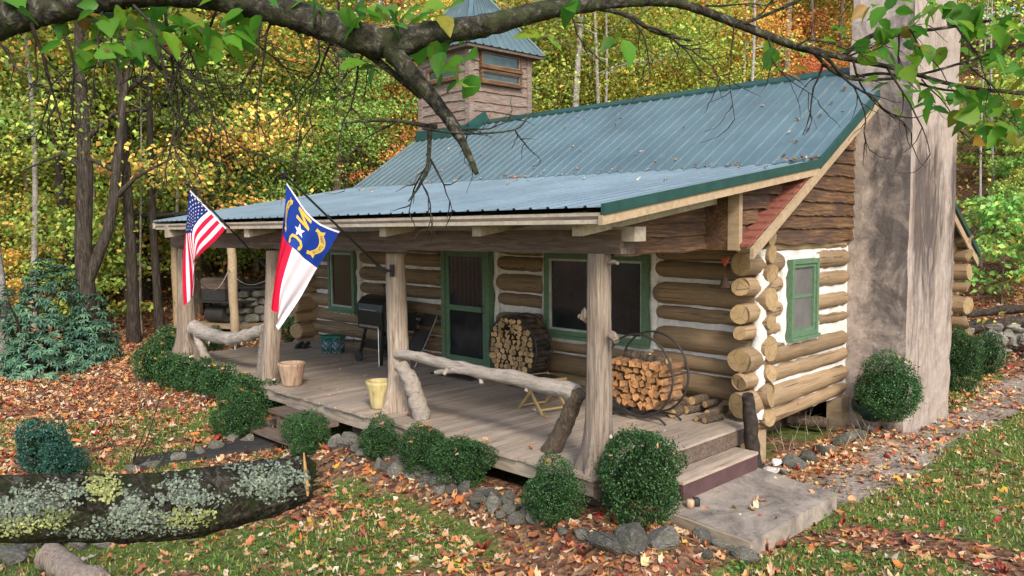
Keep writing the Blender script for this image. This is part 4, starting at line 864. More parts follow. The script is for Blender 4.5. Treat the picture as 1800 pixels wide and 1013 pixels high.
def bed(x, y): return smooth(.95, .75, x)*smooth(.05, .2, x)*smooth(-.9, -.6, y)*smooth(2.8, 2.5, y)
def grassw(x, y):
    n = vnoise(x, y, .9, 1)*.6+vnoise(x, y, 2.3, 2)*.4
    left = smooth(-4.6, -9.5, x); g = smooth(.34, .56, n+.06-.25*left+.06*smooth(1.2, 2.2, x))
    g = g*(1-smooth(-4.2, -4.0, y)*smooth(-2.6, -3., y)*smooth(1.6, 1.2, x)*smooth(-5.5, -4.5, x))*(1-onpath(x, y))*(1-bed(x, y))*smooth(-18, -13, x)*smooth(10, 8.5, y); return g
gx = np.concatenate([np.arange(-90, -24, 3.), np.arange(-24, 9, .22), np.arange(9, 46, 3.)]); gy = np.concatenate([np.arange(-30, -12, 2.), np.arange(-12, 14, .22), np.arange(14, 110, 2.5)])
GX, GY = np.meshgrid(gx, gy, indexing='ij'); GZ = H(GX, GY); house = (GX < .0) & (GX > -10.5) & (GY > -3.2) & (GY < 7.2)
fine = (GX > -24) & (GX < 9) & (GY > -12) & (GY < 14); GZ = GZ+np.where(fine, (vnoise(GX, GY, 1.3, 5)-.5)*.05, 0)
V = np.stack([GX, GY, GZ], -1).reshape(-1, 3); ny = len(gy); i = (np.arange(len(gx)-1)[:, None]*ny+np.arange(ny-1)[None]).ravel()
cov = np.stack([grassw(GX, GY), onpath(GX, GY), bed(GX, GY)], -1).reshape(-1, 3)
def groundm():
    t = NT('leafy_ground'); c = t.attr('col'); sp = t.n.new('ShaderNodeSeparateColor'); t.L(c, sp.inputs[0]); v = t.co()
    f = t.noise(v, 6, 6, .7); w = t.n.new('ShaderNodeTexVoronoi'); t.L(v, w.inputs['Vector']); w.inputs['Scale'].default_value = 19; sr = t.n.new('ShaderNodeSeparateColor'); t.L(w.outputs['Color'], sr.inputs[0])
    lit = t.ramp(sr.outputs[0], [(.0, (.05, .03, .02)), (.3, (.16, .08, .045)), (.55, (.27, .13, .065)), (.75, (.30, .19, .11)), (1., (.12, .045, .03))])
    lit = t.mix(t.ramp(f, [(.4, 0.), (.65, .6)]), lit, (.045, .03, .02))
    gr = t.ramp(f, [(.3, (.045, .05, .017)), (.52, (.10, .13, .03)), (.75, (.20, .17, .07))])
    pa = t.ramp(t.noise(v, 3, 8, .7), [(.3, (.10, .085, .07)), (.5, (.26, .215, .17)), (.7, (.36, .31, .26))])
    cl = t.ramp(f, [(.3, (.16, .08, .035)), (.7, (.33, .19, .085))])
    col = t.mix(t.ramp(sp.outputs[0], [(.3, 0.), (.6, 1.)]), lit, gr); col = t.mix(t.ramp(sp.outputs[1], [(.3, 0.), (.6, 1.)]), col, pa); col = t.mix(sp.outputs[2], col, cl)
    t.bump(t.mix(.5, f, w.outputs['Distance']), .8, .05); return t.fin(col, .95, 0, .1)
MT['ground'] = groundm()
kind(link('ground', npmesh('ground', V, np.stack([i, i+ny, i+ny+1, i+1], 1), 'ground', cov, True)), 'structure')
# ------------------------------------------------------------------ fallen leaves and grass
LIT = [(.58, .29, .13, 5), (.48, .18, .075, 4), (.60, .40, .22, 5), (.64, .52, .36, 3), (.30, .10, .06, 3), (.34, .045, .035, 1.6), (.17, .085, .05, 3), (.58, .33, .06, 1.2), (.55, .18, .05, 1.5)]
def shapes(P0, size, rg, pal, tilt=.35, nrm=None):
    n = len(P0); A = rg.normal(size=(n, 3)); N = np.array((0, 0, 1.))+rg.normal(size=(n, 3))*tilt if nrm is None else nrm+rg.normal(size=(n, 3))*tilt; N /= np.linalg.norm(N, axis=1)[:, None]
    A -= N*(A*N).sum(1)[:, None]; A /= np.linalg.norm(A, axis=1)[:, None]; B = np.cross(N, A); ang = np.array([0, .5, .95, 1.6, 2.3, math.pi, -2.3, -1.6, -.95, -.5]); rad = np.array([1.05, .5, .85, .48, .72, .45, .72, .48, .85, .5])
    s = (size*rg.uniform(.5, 1.35, n))[:, None]*.56; cup = rg.normal(size=n)[:, None]*.5; ov = (rg.random(n)**.7)[:, None]; V = [P0+N*.01]
    el = rg.uniform(.55, 1., n)[:, None]*(1-.35*ov)
    for a, r in zip(ang, rad):
        rr = (r*(1-ov)+(.68+.12*math.cos(2*a))*ov)*rg.uniform(.82, 1.12, n)[:, None]; V.append(P0+A*s*rr*math.cos(a)+B*s*rr*el*math.sin(a)+N*(s*cup*(r*r)+rg.normal(size=n)[:, None]*s*.12+.012))
    k = len(ang); V = np.stack(V, 1).reshape(-1, 3); o = np.arange(n)*(k+1); F = np.stack([np.stack([o, o+1+j, o+1+(j+1) % k], 1) for j in range(k)], 1).reshape(-1, 3)
    return V, F, np.repeat(pick(pal, n, rg), k+1, 0)
def inview(x, y, z, m=260):
    px, py, w = proj(np.stack([x, y, z], -1)); return (w > .5) & (px > -m) & (px < 1800+m) & (py > 350) & (py < 1013+m)
def free(x, y):
    a = (x > -10.6) & (x < .12) & (y > -3.42) & (y < 7.5); b = (x < .45) & (x > -.1) & (y > -2.35) & (y < -.7); c = (x > -.1) & (x < .92) & (y > 2.5) & (y < 4.55); return ~(a | b | c)
N0 = 330000; x = rng.uniform(-22, 8, N0); y = rng.uniform(-10, 13, N0); z = H(x, y)
d = .24+.60*smooth(-4.5, -9.5, x)+.22*smooth(.40, .62, vnoise(x, y, .8, 7)); d = d*np.where(x > 1.5, .55, 1.)*(1-.25*onpath(x, y)); d = d+.35*smooth(.35, .1, grassw(x, y))*(x > .5)*(1-onpath(x, y)); d = np.where((y > 8.5) | (x < -17), .5, d); d = np.where(bed(x, y) > .5, .55, d)
d *= (.45+.75*vnoise(x, y, 1.7, 3))*(1+.5*smooth(-4.25, -4.05, y)*smooth(-3.4, -3.6, y)*smooth(-6, -5, x))
d = np.where((x > .1) & (x < 1.45) & (y > -2.7) & (y < -.6), d*.08, d)
ok = (rng.random(N0) < d*.95) & free(x, y) & inview(x, y, z); x, y, z = x[ok], y[ok], z[ok]; slab = (x > .4) & (x < 1.4) & (y > -2.62) & (y < -.6); z = np.where(slab, -.43, z+(vnoise(x, y, 1.3, 5)-.5)*.05)
P = np.stack([x, y, z], -1); size = rng.uniform(.07, .16, len(P))
V1, F1, C1 = shapes(P, size, rng, LIT)
ex = []                                                       # strays on the roofs, porch boards and shrubs
for _ in range(95):
    t, u = rng.uniform(), rng.uniform(); a = B0+(B1-B0)*t; b = R0+(R1-R0)*t; e = E0+(E1-E0)*t
    ex.append(a+(b-a)*u**2.2+(0, 0, .02) if _ % 3 else e+(a-e)*(u**.3)+(0, 0, .02))
for _ in range(40): t = rng.uniform(); a = B0+(B1-B0)*t*.75; ex.append(a+(0, rng.uniform(-.05, .12), .035))
for _ in range(16): a = B0+(B1-B0)*rng.uniform(0, .05); ex.append(a+(0, rng.uniform(-.02, .1), .05))
for _ in range(46): ex.append(np.array((rng.uniform(-10.2, 0), rng.uniform(-3.3, -.4), .012)))
ex = np.array(ex); V2, F2, C2 = shapes(ex, np.full(len(ex), .085), rng, LIT[:5]+[(.6, .5, .38, 5)], .2)
V_ = np.concatenate([V1, V2]); lv = link('fallen_leaves', npmesh('fallen_leaves', V_, np.concatenate([F1, F2+len(V1)]), 'litter', np.concatenate([C1, C2]))); kind(lv, 'stuff')
N0 = 420000; x = rng.uniform(-14, 8, N0); y = rng.uniform(-10, 9, N0); z = H(x, y)+(vnoise(x, y, 1.3, 5)-.5)*.05; w = grassw(x, y)
ok = (rng.random(N0) < w*.8+.02) & free(x, y) & inview(x, y, z, 120) & ~((x > .1) & (x < 1.45) & (y > -2.7) & (y < -.6)); x, y, z, w = x[ok], y[ok], z[ok], w[ok]; n = len(x)
hgt = rng.uniform(.015, .05, n)*(.6+.6*w); a = rng.uniform(0, 6.283, n); le = rng.uniform(.2, 1.1, n)*hgt; wd = rng.uniform(.004, .009, n)
dx, dy = np.cos(a), np.sin(a); p = np.stack([x, y, z-.005], -1); side = np.stack([-dy, dx, 0*dx], -1)*wd[:, None]; tip = p+np.stack([dx*le, dy*le, hgt], -1); mid = p+np.stack([dx*le*.35, dy*le*.35, hgt*.62], -1)
V = np.stack([p-side, p+side, mid+side*.8, mid-side*.8, tip], 1).reshape(-1, 3); o = np.arange(n)*5; F = np.stack([np.stack([o, o+1, o+2], 1), np.stack([o, o+2, o+3], 1), np.stack([o+3, o+2, o+4], 1)], 1).reshape(-1, 3)
GP = [(.11, .23, .03, 4), (.18, .28, .045, 4), (.28, .28, .07, 3.4), (.42, .34, .17, 3.2), (.045, .10, .02, 2)]
gr_ = link('grass', npmesh('grass', V, F, 'grass', np.repeat(pick(GP, n), 5, 0))); kind(gr_, 'stuff')
N0 = 90000; x = rng.uniform(-13, 7, N0); y = rng.uniform(-9.5, 6, N0); z = H(x, y); w = grassw(x, y)*smooth(.45, .6, vnoise(x, y, 1.6, 9)); ok = (rng.random(N0) < w*.9) & free(x, y) & inview(x, y, z, 120) & ~((x > .1) & (x < 1.45) & (y > -2.7) & (y < -.6)); x, y, z = x[ok], y[ok], z[ok]
V, F = leafcards(np.stack([x, y, z+rng.uniform(.01, .045, len(x))], -1), np.full(len(x), .034), .85, .8); n = len(x)
kind(link('clover_ground_cover', npmesh('clover', V, F, 'grass', np.repeat(pick([(.07, .21, .03, 4), (.12, .28, .04, 3), (.04, .12, .03, 3)], n), 4, 0))), 'stuff')
# ------------------------------------------------------------------ rocks
import bmesh
def rockmesh(seed, flat=.65, n=18):
    rs = np.random.default_rng(seed); bm = bmesh.new(); P = rs.normal(size=(n, 3)); P /= np.linalg.norm(P, axis=1)[:, None]; P *= rs.uniform(.75, 1.05, (n, 1)); P[:, 2] *= flat
    for p in P: bm.verts.new(p)
    bmesh.ops.convex_hull(bm, input=list(bm.verts)); bmesh.ops.delete(bm, geom=[v for v in bm.verts if not v.link_faces], context='VERTS')
    bmesh.ops.bevel(bm, geom=list(bm.edges), offset=.07, segments=1, affect='EDGES'); bmesh.ops.triangulate(bm, faces=list(bm.faces))
    bmesh.ops.subdivide_edges(bm, edges=list(bm.edges), cuts=1); 
    for v in bm.verts: v.co *= 1+rs.uniform(-.05, .05)
    me = bpy.data.meshes.new('fieldstone'); bm.to_mesh(me); bm.free(); me.materials.append(MT['rock']); return me
ROCK = [rockmesh(k, [.6, .75, .5, .85][k % 4]) for k in range(10)]; PALE = [m.copy() for m in ROCK[:3]]
for m in PALE: m.materials[0] = MT['pale_rock']
def rock(px, py, w, label, group=None, pale=False, sink=.25):
    p, d = gp(px, py); r = pxsize(w, d)/2*1.08; o = link('fieldstone', rnd.choice(PALE if pale else ROCK), None, p+np.array((0, r*.3, r*(.55-sink)))); o.scale = (r*rnd.uniform(.9, 1.25), r*rnd.uniform(.8, 1.1), r*rnd.uniform(.9, 1.2)); o.rotation_euler = (rnd.uniform(-.3, .3), rnd.uniform(-.3, .3), rnd.uniform(0, 6.28)); return tag(o, label, 'stone', group)
for px, py, w in [(925, 908, 40), (888, 892, 34), (862, 903, 30), (905, 922, 36), (946, 897, 38), (842, 876, 30), (812, 866, 42), (786, 856, 34), (760, 846, 30), (735, 838, 30), (716, 826, 28), (690, 838, 34), (662, 826, 30), (640, 806, 40), (690, 806, 34), (622, 796, 26), (602, 786, 32), (577, 778, 26), (742, 858, 24), (772, 868, 26), (612, 815, 22), (655, 848, 22), (835, 895, 26), (965, 915, 30), (880, 912, 24)]: rock(px, py, w, 'grey fieldstone in the border below the shrubs along the porch front', 'border stones along the porch front')
for i in range(34):
    t = i/33; px = 590+360*t+rnd.uniform(-14, 14); py = 785+140*t+rnd.uniform(-16, 10); rock(px, py, rnd.uniform(24, 46), 'grey fieldstone in the border below the shrubs along the porch front', 'border stones along the porch front')
for px, py, w in [(1228, 952, 44), (1258, 965, 40), (1284, 978, 34), (1306, 990, 42), (1206, 938, 34), (1240, 985, 30)]: rock(px, py, w, 'grey fieldstone in the row against the front edge of the concrete slab', 'stones against the slab')
for px, py, w, l in [(1062, 975, 80, 'large half buried boulder in the grass below the small shrub'), (1110, 962, 88, 'large cracked boulder below the big round shrub'), (1160, 960, 62, 'boulder at the right foot of the big round shrub'), (1018, 950, 40, 'small boulder left of the big half buried ones'), (985, 942, 34, 'angular stone under the small leaf-topped shrub')]: rock(px, py, w, l, None, False, .32)
for px, py, w in [(482, 752, 30), (458, 758, 32), (432, 780, 30), (405, 776, 30), (374, 792, 32), (345, 800, 32), (305, 812, 36), (262, 823, 34), (232, 830, 30), (505, 745, 26)]: rock(px, py, w, 'dark grey stone in the curved row behind the mossy limb', 'stones in the curved row')
for px, py, w, pl in [(1350, 838, 30, 1), (1362, 822, 30, 1), (1394, 825, 44, 0), (1418, 814, 34, 0), (1442, 800, 34, 0), (1458, 797, 26, 0), (1476, 784, 34, 0), (1492, 776, 34, 0), (1508, 770, 28, 0), (1524, 762, 28, 0), (1546, 752, 24, 0), (1562, 748, 22, 0), (1380, 838, 24, 0)]: rock(px, py, w, 'pale quartz stone in the leaves beside the broken post' if pl else 'grey upright stone edging the clay bed beside the path', 'pale stones by the post' if pl else 'edging stones by the path', bool(pl), .15)
for px, py, w in [(8, 990, 60), (40, 965, 56), (92, 963, 50), (132, 966, 46), (178, 965, 40), (70, 990, 40), (215, 960, 30)]: rock(px, py, w, 'grey rock in the pile under the mossy limb', 'rocks under the mossy limb')
rock(360, 700, 14, 'small pale stone by the flared porch post', None, True)
p, d = gp(1752, 632); sw = thing('stone_wall', 'low dry stone wall of grey stones at the foot of the slope behind the cabin', 'stone wall', p)
def pile(vs_fs, mb, c, r):
    me = rnd.choice(ROCK); M = Matrix.Rotation(rnd.uniform(0, 6), 3, 'Z') @ Matrix.Rotation(rnd.uniform(-.5, .5), 3, 'X'); mb.add([tuple((M @ v.co)*r+Vector(c)) for v in me.vertices], [tuple(q.vertices) for q in me.polygons])
mb = MB()
for i in range(70):
    t = rnd.uniform(-2.4, 3.2); zz_ = rnd.uniform(0, .62); pile(None, mb, (t*.72+rnd.uniform(-.1, .1), t*.2+zz_*.5, zz_+.02*t), rnd.uniform(.13, .24))
mb.build('stones', 'rock', sw)
a, _ = gp(250, 826); b, _ = gp(486, 782); mb = MB(); dv = (b-a)/np.linalg.norm(b-a); pv = np.array((dv[1], -dv[0], 0)); z = max(a[2], b[2])+.05
q = [a-dv*.1+pv*.1, b+dv*.2+pv*.15, b+dv*.1-pv*.45, a-pv*.4]; mb.hexa([(*p_[:2], z-.25) for p_ in q]+[(*p_[:2], z) for p_ in q]); mb.m = [0]*len(mb.f); tag(mb.build('stepping_slab', 'blackrough'), 'dark flat slab strewn with leaves behind the mossy limb', 'slab')
# ------------------------------------------------------------------ shrubs
BOXP = [(.028, .078, .022, 4), (.048, .12, .032, 4), (.085, .18, .05, 2), (.014, .045, .018, 3)]
def boxmesh(seed, n, pal, ls, mat='box', up=.15):
    rg = np.random.default_rng(seed); D = rg.normal(size=(n, 3)); D /= np.linalg.norm(D, axis=1)[:, None]
    L = rg.normal(size=(26, 3)); L /= np.linalg.norm(L, axis=1)[:, None]; bump = np.max(D@L.T, 1); r = (.72+.28*smooth(.78, .99, bump)+.12*(vnoise(D[:, 0]*2+5, D[:, 2]*2+D[:, 1]*3+5, 1., seed)-.5))*rg.uniform(.68, 1.05, n)**.6*(1+.055*np.sin(D[:, 0]*4.1+seed)+.055*np.sin(D[:, 1]*4.7+seed*2)+.05*np.sin(D[:, 2]*5.3+seed*3)+.04*np.sin(D[:, 0]*9+D[:, 2]*7+seed))
    st = rg.random(n) < .07; r = np.where(st, r*rg.uniform(1., 1.16, n), r); C = D*r[:, None]; C[:, 2] = np.maximum(C[:, 2], -.93)
    V, F = leafcards(C, np.full(n, ls), up, .62, rg); lo = npmesh('foliage', V, F, mat, np.repeat(pick(pal, n, rg, .35), 4, 0))
    mb = MB(); P = [(.54*math.sin(math.pi*i/10), -.54*math.cos(math.pi*i/10)*1.) for i in range(11)]; mb.lathe(P, seg=16); core = mb.mesh('branches', 'shrub_core'); return lo, core  # solid dark core added in place of branches, stops seeing through the leaves
MT['shrub_core'] = plain('dark_shrub_core', (.010, .018, .008), .95, 0, .05)
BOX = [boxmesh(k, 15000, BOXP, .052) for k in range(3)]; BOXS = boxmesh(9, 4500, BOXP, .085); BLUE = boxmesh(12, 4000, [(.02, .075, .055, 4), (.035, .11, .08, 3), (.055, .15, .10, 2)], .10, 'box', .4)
SHR = []
def shrub(px, pyb, wpx, hpx, label, v=None, group=None, name='boxwood_shrub', cat='shrub', fixed=None):
    p, d = gp(px, pyb) if not fixed else (fixed[0], 1); rx = pxsize(wpx, d)/2; rz = pxsize(hpx, d)/2
    if fixed: rx, rz = fixed[1], fixed[2]/2
    t = thing(name, label, cat, p+np.array((CF[0], CF[1], 0))*rx*.55, rnd.uniform(0, 6.28), group)
    lo, core = v or BOX[rnd.randrange(3)]
    SHR.append((np.array(t.location), rx, rz))
    for nm, me in (('foliage', lo), ('branches', core)): o = link(nm, me, t, (0, 0, rz*.93)); o.scale = (rx, rx, rz)  # the inner part is the added solid dark core
    return t
shrub(1134, 934, 166, 186, 'largest round clipped shrub at the near corner of the porch', BOX[0]); shrub(973, 936, 114, 120, 'round shrub with orange leaves on top, left of the largest one', BOX[1])
shrub(815, 862, 114, 96, 'round shrub with a red leaf on it, below the middle of the porch front', BOX[2]); shrub(742, 840, 94, 92, 'middle shrub of the three below the porch front', BOX[0]); shrub(664, 814, 78, 78, 'leftmost of the three shrubs below the porch front, right of the wooden steps', BOX[1])
shrub(532, 806, 82, 84, 'leaf sprinkled shrub in front of the wooden front steps', BOX[2])
for px, py, w, h, l in [(412, 768, 80, 74, 'dark shrub at the front bend of the left hedge, lowest of the row'), (463, 730, 66, 54, 'shrub of the left hedge nearest the porch edge and steps'), (425, 716, 56, 54, 'shrub in the left hedge between the porch edge one and its neighbours'), (383, 702, 60, 56, 'fourth shrub from the near end of the left hedge'), (350, 692, 50, 56, 'fifth shrub from the near end of the left hedge'), (318, 688, 46, 60, 'shrub in the left hedge just below the flared post'), (292, 682, 46, 58, 'second shrub from the far end of the left hedge'), (262, 672, 52, 68, 'shrub at the far left end of the hedge'), (292, 640, 60, 60, 'tall shrub behind the hedge beside the flared post')]: shrub(px, py+6, w*1.25, h*1.2, l, BOXS if w < 70 else BOX[1])
shrub(0, 0, 0, 0, 'round shrub at the foot of the stucco chimney', BOX[1], fixed=(onp(1, 1.98, 1577, 744), .47, .92)); shrub(1702, 692, 74, 122, 'tall narrow shrub at the rear corner behind the chimney', BOX[2]); shrub(1743, 662, 64, 78, 'lighter green shrub to the right of the tall narrow one', BOXS)
shrub(520, 606, 70, 50, 'dark shrub beyond the porch boards behind the white flag tip', BOXS); shrub(372, 622, 40, 50, 'dark shrub seen under the bent rail beyond the porch', BOXS)
shrub(62, 838, 90, 100, 'blue green bushy yew standing on the leafy lawn above the mossy limb', BLUE, None, 'yew_shrub'); shrub(128, 838, 44, 46, 'small blue green yew sprig right of the bushy one', BLUE, None, 'yew_shrub'); shrub(95, 846, 60, 70, 'middle part grown yew shrub joined to the bushy blue green one', BLUE, None, 'yew_shrub')
p = onp(1, 2.2, 1540, 742); t = thing('glazed_pot', 'dark green glazed pot lying beside the chimney shrub', 'pot', (p[0]-.05, p[1]+.2, p[2])); mb = MB(); mb.lathe([(0, .0), (.16, .01), (.25, .12), (.27, .25), (.24, .34), (.2, .36), (.17, .33)], seg=20); o = mb.build('pot', 'pot_green', t); o.rotation_euler = (.5, -.3, 0); o.location = (0, 0, .05)
# rhododendron
def rhodo(seed, nw, rx, ry, rz):
    rg = np.random.default_rng(seed); D = rg.normal(size=(nw, 3)); D[:, 2] = np.abs(D[:, 2])-.15*rg.random(nw); D /= np.linalg.norm(D, axis=1)[:, None]; bump = vnoise(D[:, 0]+3, D[:, 1]+D[:, 2]*2, 2.2, 4)
    W = D*np.array((rx, ry, rz))*(.68+.4*bump*rg.uniform(.75, 1., nw))[:, None]; Vs = []; Fs = []; o = 0; Cs = []
    for c, dd in zip(W, D):
        ax = dd+np.array((0, 0, .9)); ax /= np.linalg.norm(ax); e = np.cross(ax, rg.normal(size=3)); e /= np.linalg.norm(e); g_ = np.cross(ax, e); k = rg.integers(7, 11); base = pick([(.08, .17, .10, 4), (.12, .23, .13, 3), (.05, .12, .075, 3)], 1, rg)[0]
        for q in range(k):
            a = 2*math.pi*q/k+rg.uniform(-.2, .2); u = e*math.cos(a)+g_*math.sin(a); dr = rg.uniform(-.55, .25); L = rg.uniform(.10, .16); u = u+ax*dr; u /= np.linalg.norm(u); s = np.cross(u, ax); s /= np.linalg.norm(s); wd = L*.16; m = c+u*L*.5+ax*.01
            Vs += [c, m+s*wd, c+u*L-ax*L*.15, m-s*wd]; Fs += [(o, o+1, o+2), (o, o+2, o+3)]; o += 4; Cs += [base*rg.uniform(.75, 1.3)]*4
    return npmesh('foliage', np.array(Vs), np.array(Fs), 'box', np.array(Cs))
p, d = gp(95, 655); rh = thing('rhododendron', 'big dark rhododendron with drooping whorled leaves at the left edge of the lawn', 'shrub', p); k = d/FPX
for i, (dx, dz, rx, rz) in enumerate([(-10, 10, 95, 190), (70, 0, 62, 130), (-95, 0, 80, 150), (10, 0, 120, 90)]):
    o = link('foliage', rhodo(40+i, [420, 190, 200, 240][i], rx*k, rx*k*.8, rz*k), rh, tuple(CR*dx*k+np.array((0, 0, .05)))); 
mb = MB()
for i in range(14):
    a = rnd.uniform(0, 6.28); q = (rnd.uniform(-.4, .4), rnd.uniform(-.4, .4), 0); mb.tube([q, (q[0]+.3*math.cos(a), q[1]+.3*math.sin(a), .8), (q[0]+.7*math.cos(a), q[1]+.7*math.sin(a), 1.6)], [.035, .025, .012], 6)
mb.build('stems', 'twig', rh)
# bare sapling on the lawn and dry stems in the clay bed
def twigtree(mb, p, d, L, r, lev, rs, bend=.5, seg=5):
    P = [np.array(p)]; d = np.array(d, float); d /= np.linalg.norm(d); n = 6
    for i in range(n): d = d+np.array([rs.gauss(0, 1) for _ in range(3)])*bend*.22; d /= np.linalg.norm(d); P.append(P[-1]+d*L/n)
    mb.tube(P, [r*(1-.75*i/n) for i in range(n+1)], seg, False)
    if lev > 0:
        for i in range(2, n+1):
            if rs.random() < .75: dd = d*.5+np.array([rs.gauss(0, 1) for _ in range(3)])*.55; twigtree(mb, P[i], dd, L*rs.uniform(.35, .6), r*(1-.75*i/n)*.75, lev-1, rs, bend, 4)
rs = random.Random(12); p, d = gp(232, 826); mb = MB(); 
for dirn, L in [((-.5, .3, .35), 1.1), ((-.25, .5, .9), 1.2), ((.05, .3, .5), .5)]: twigtree(mb, p, np.array(dirn), L, .012, 2, rs)
tag(mb.build('bare_sapling', 'twig'), 'bare thin twiggy sapling growing from the stones on the leafy lawn', 'sapling')
mb = MB()
for k in range(26): p, d = gp(rnd.uniform(1350, 1530), rnd.uniform(745, 800)); twigtree(mb, p, (rnd.uniform(-.6, .6), rnd.uniform(-.6, .6), 1), rnd.uniform(.15, .42), .004, 1, rs)
kind(mb.build('dry_stems', 'cord'), 'stuff')
# fallen wood
def fallen(a, b, r, mat, label): 
    mb = MB(); P, Q = wavy(a, b, r, 9, .02, .12, rnd); mb.tube(P, Q, 10, True, 0, 0, .06, rnd); return tag(mb.build('fallen_log', mat), label, 'log')
for (q1, q2, r, l) in [((1690, 560), (1830, 548), .09, 'topmost dark fallen log on the slope right of the chimney'), ((1692, 590), (1840, 572), .13, 'thick dark fallen log just above the dry stone wall'), ((1700, 574), (1790, 568), .06, 'thin fallen branch between the two dark logs on the slope')]:
    a, _ = gp(*q1); b, _ = gp(*q2); fallen(a+(0, 0, r), b+(0, 0, r), r, 'dark_bark', l)
a, d = gp(88, 1000); b, _ = gp(175, 1045); o = fallen(a+(0, .0, .1), b+(0, 0, .06), .13, 'post', 'split grey log end lying in the grass at the bottom left corner')
p, _ = gp(1420, 738); a = onp(2, -.5, 1385, 742); b = onp(2, -.5, 1455, 752); fallen(a+(0, 0, .06), b+(0, 0, .06), .08, 'bark', 'short log lying in the crawl space shadow under the gable wall')
P = []
for c, rx, rz in SHR[:16]:
    for _ in range(rnd.randint(2, 7)):
        a, b = rnd.uniform(0, 6.28), rnd.uniform(.1, 1.1); P.append(c+np.array((rx*math.sin(b)*math.cos(a), rx*math.sin(b)*math.sin(a), rz*.93+rz*math.cos(b)))*1.0)
P = np.array(P); V3, F3, C3 = shapes(P, np.full(len(P), .085), rng, LIT[:4]+[(.62, .34, .06, 4)], .5); kind(link('fallen_leaves', npmesh('leaves_on_shrubs', V3, F3, 'litter', C3)), 'stuff')

# ------------------------------------------------------------------ woods
PAL = {'green': [(.17, .33, .06, 5), (.26, .42, .07, 4), (.30, .36, .05, 1.5), (.55, .34, .06, .6)], 'lime': [(.34, .45, .06, 5), (.40, .42, .05, 3), (.15, .27, .04, 2), (.60, .36, .05, 1)],
       'yellow': [(.68, .48, .05, 5), (.74, .38, .05, 2.5), (.42, .42, .05, 2.5), (.75, .56, .10, 2)], 'orange': [(.70, .30, .05, 5), (.74, .42, .07, 4), (.60, .16, .06, 1.5), (.38, .34, .05, 3)], 'red': [(.62, .07, .05, 5), (.66, .18, .07, 3), (.6, .36, .06, 1.5), (.28, .30, .05, 1.5)]}
PAL = {k: [(min(.85, r*1.22), min(.7, g*1.22), b*1.1, w) for r, g, b, w in v] for k, v in PAL.items()}
def treemesh(seed, h, cb, cr, nl, ls, pal, tr, mat, nlimb=16, flat=.22):
    rs = random.Random(seed); rg = np.random.default_rng(seed); mb = MB(); n = 12; ph = rs.uniform(0, 6)
    ax = [np.array((.12*math.sin(i*.5+ph)*h/12, .12*math.cos(i*.6+ph)*h/12, h*i/(n-1)-.3*(i == 0))) for i in range(n)]; ax = [a-ax[0]*np.array((1, 1, 0)) for a in ax]
    rad = [tr*(1.35 if i == 0 else 1)*(1-.85*i/(n-1)) for i in range(n)]; mb.tube(ax, rad, 10, False); cen = []
    for k in range(nlimb):
        z = cb+(h-cb)*((k+rs.random())/nlimb)**.9; u = (z-cb)/(h-cb); L = cr*(.55+.75*math.sin(math.pi*min(1, .15+u*.85)))*rs.uniform(.7, 1.15); a = k*2.4+rs.uniform(-.4, .4); i = min(int(z/h*(n-1)), n-2); p = ax[i]+(ax[i+1]-ax[i])*(z/h*(n-1)-i); d = np.array((math.cos(a), math.sin(a), rs.uniform(.1, .6))); P = [p]
        for q in range(5): d = d+np.array((rs.gauss(0, .2), rs.gauss(0, .2), rs.gauss(0, .12))); P.append(P[-1]+d/np.linalg.norm(d)*L/5)
        r0 = max(.012, tr*(1-.85*u)*.38); mb.tube(P, [r0*(1-.8*q/5) for q in range(6)], 6, False)
        for q in (2, 3, 4, 5):
            for _ in range(3): e = P[q]+np.array((rs.gauss(0, .28), rs.gauss(0, .28), rs.gauss(0, .14)))*cr*.5; cen.append(e); mb.tube([P[q], (P[q]+e)/2+(0, 0, .04), e], [r0*.3, r0*.2, .005], 4, False)
    cen = np.array(cen); cl = rg.integers(0, len(cen), nl); C = cen[cl]+rg.normal(size=(nl, 3))*np.array((1, 1, flat*1.6))*cr*.2
    V, F = leafcards(C, np.full(nl, ls), .55, .72, rg); return mb.mesh('trunk', mat), npmesh('crown', V, F, 'leaf', np.repeat(pick(pal, nl, rg, .3, cl), 4, 0))
TV = {}
for k, (nm, h, cb, cr, nl, ls, tr, mat, n) in enumerate([('green', 8, 1.0, 2.6, 11000, .11, .10, 'trunk_mid', 18), ('lime', 9, 1.6, 2.6, 10500, .11, .11, 'trunk_mid', 18), ('yellow', 9.5, 1.2, 2.8, 10500, .115, .12, 'trunk_mid', 18), ('orange', 9, 1.2, 2.6, 10000, .115, .12, 'trunk_mid', 16), ('red', 8, 1.5, 2.3, 9500, .11, .10, 'trunk_mid', 16)]): TV[nm] = treemesh(60+k, h, cb, cr, nl, ls, PAL[nm], tr, mat, n)
TV['sapling'] = treemesh(80, 3.2, .4, 1.0, 1500, .12, PAL['lime'], .025, 'trunk_mid', 10); TV['sapling_y'] = treemesh(81, 2.6, .3, .9, 1300, .12, PAL['yellow'], .02, 'trunk_mid', 10); TV['sapling_g'] = treemesh(82, 2.2, .2, .9, 1500, .12, PAL['green'], .02, 'trunk_mid', 10)
TV['tall_pale'] = treemesh(90, 17, 8, 3, 1800, .15, PAL['yellow'], .14, 'trunk_pale', 14); TV['tall_dark'] = treemesh(91, 15, 6.5, 3, 1800, .15, PAL['lime'], .19, 'trunk_dark', 14); TV['tall_mid'] = treemesh(92, 16, 7, 3, 1800, .15, PAL['orange'], .17, 'trunk_mid', 14); TV['thin_pale'] = treemesh(93, 13, 6, 2.2, 1300, .14, PAL['lime'], .07, 'trunk_pale', 12)
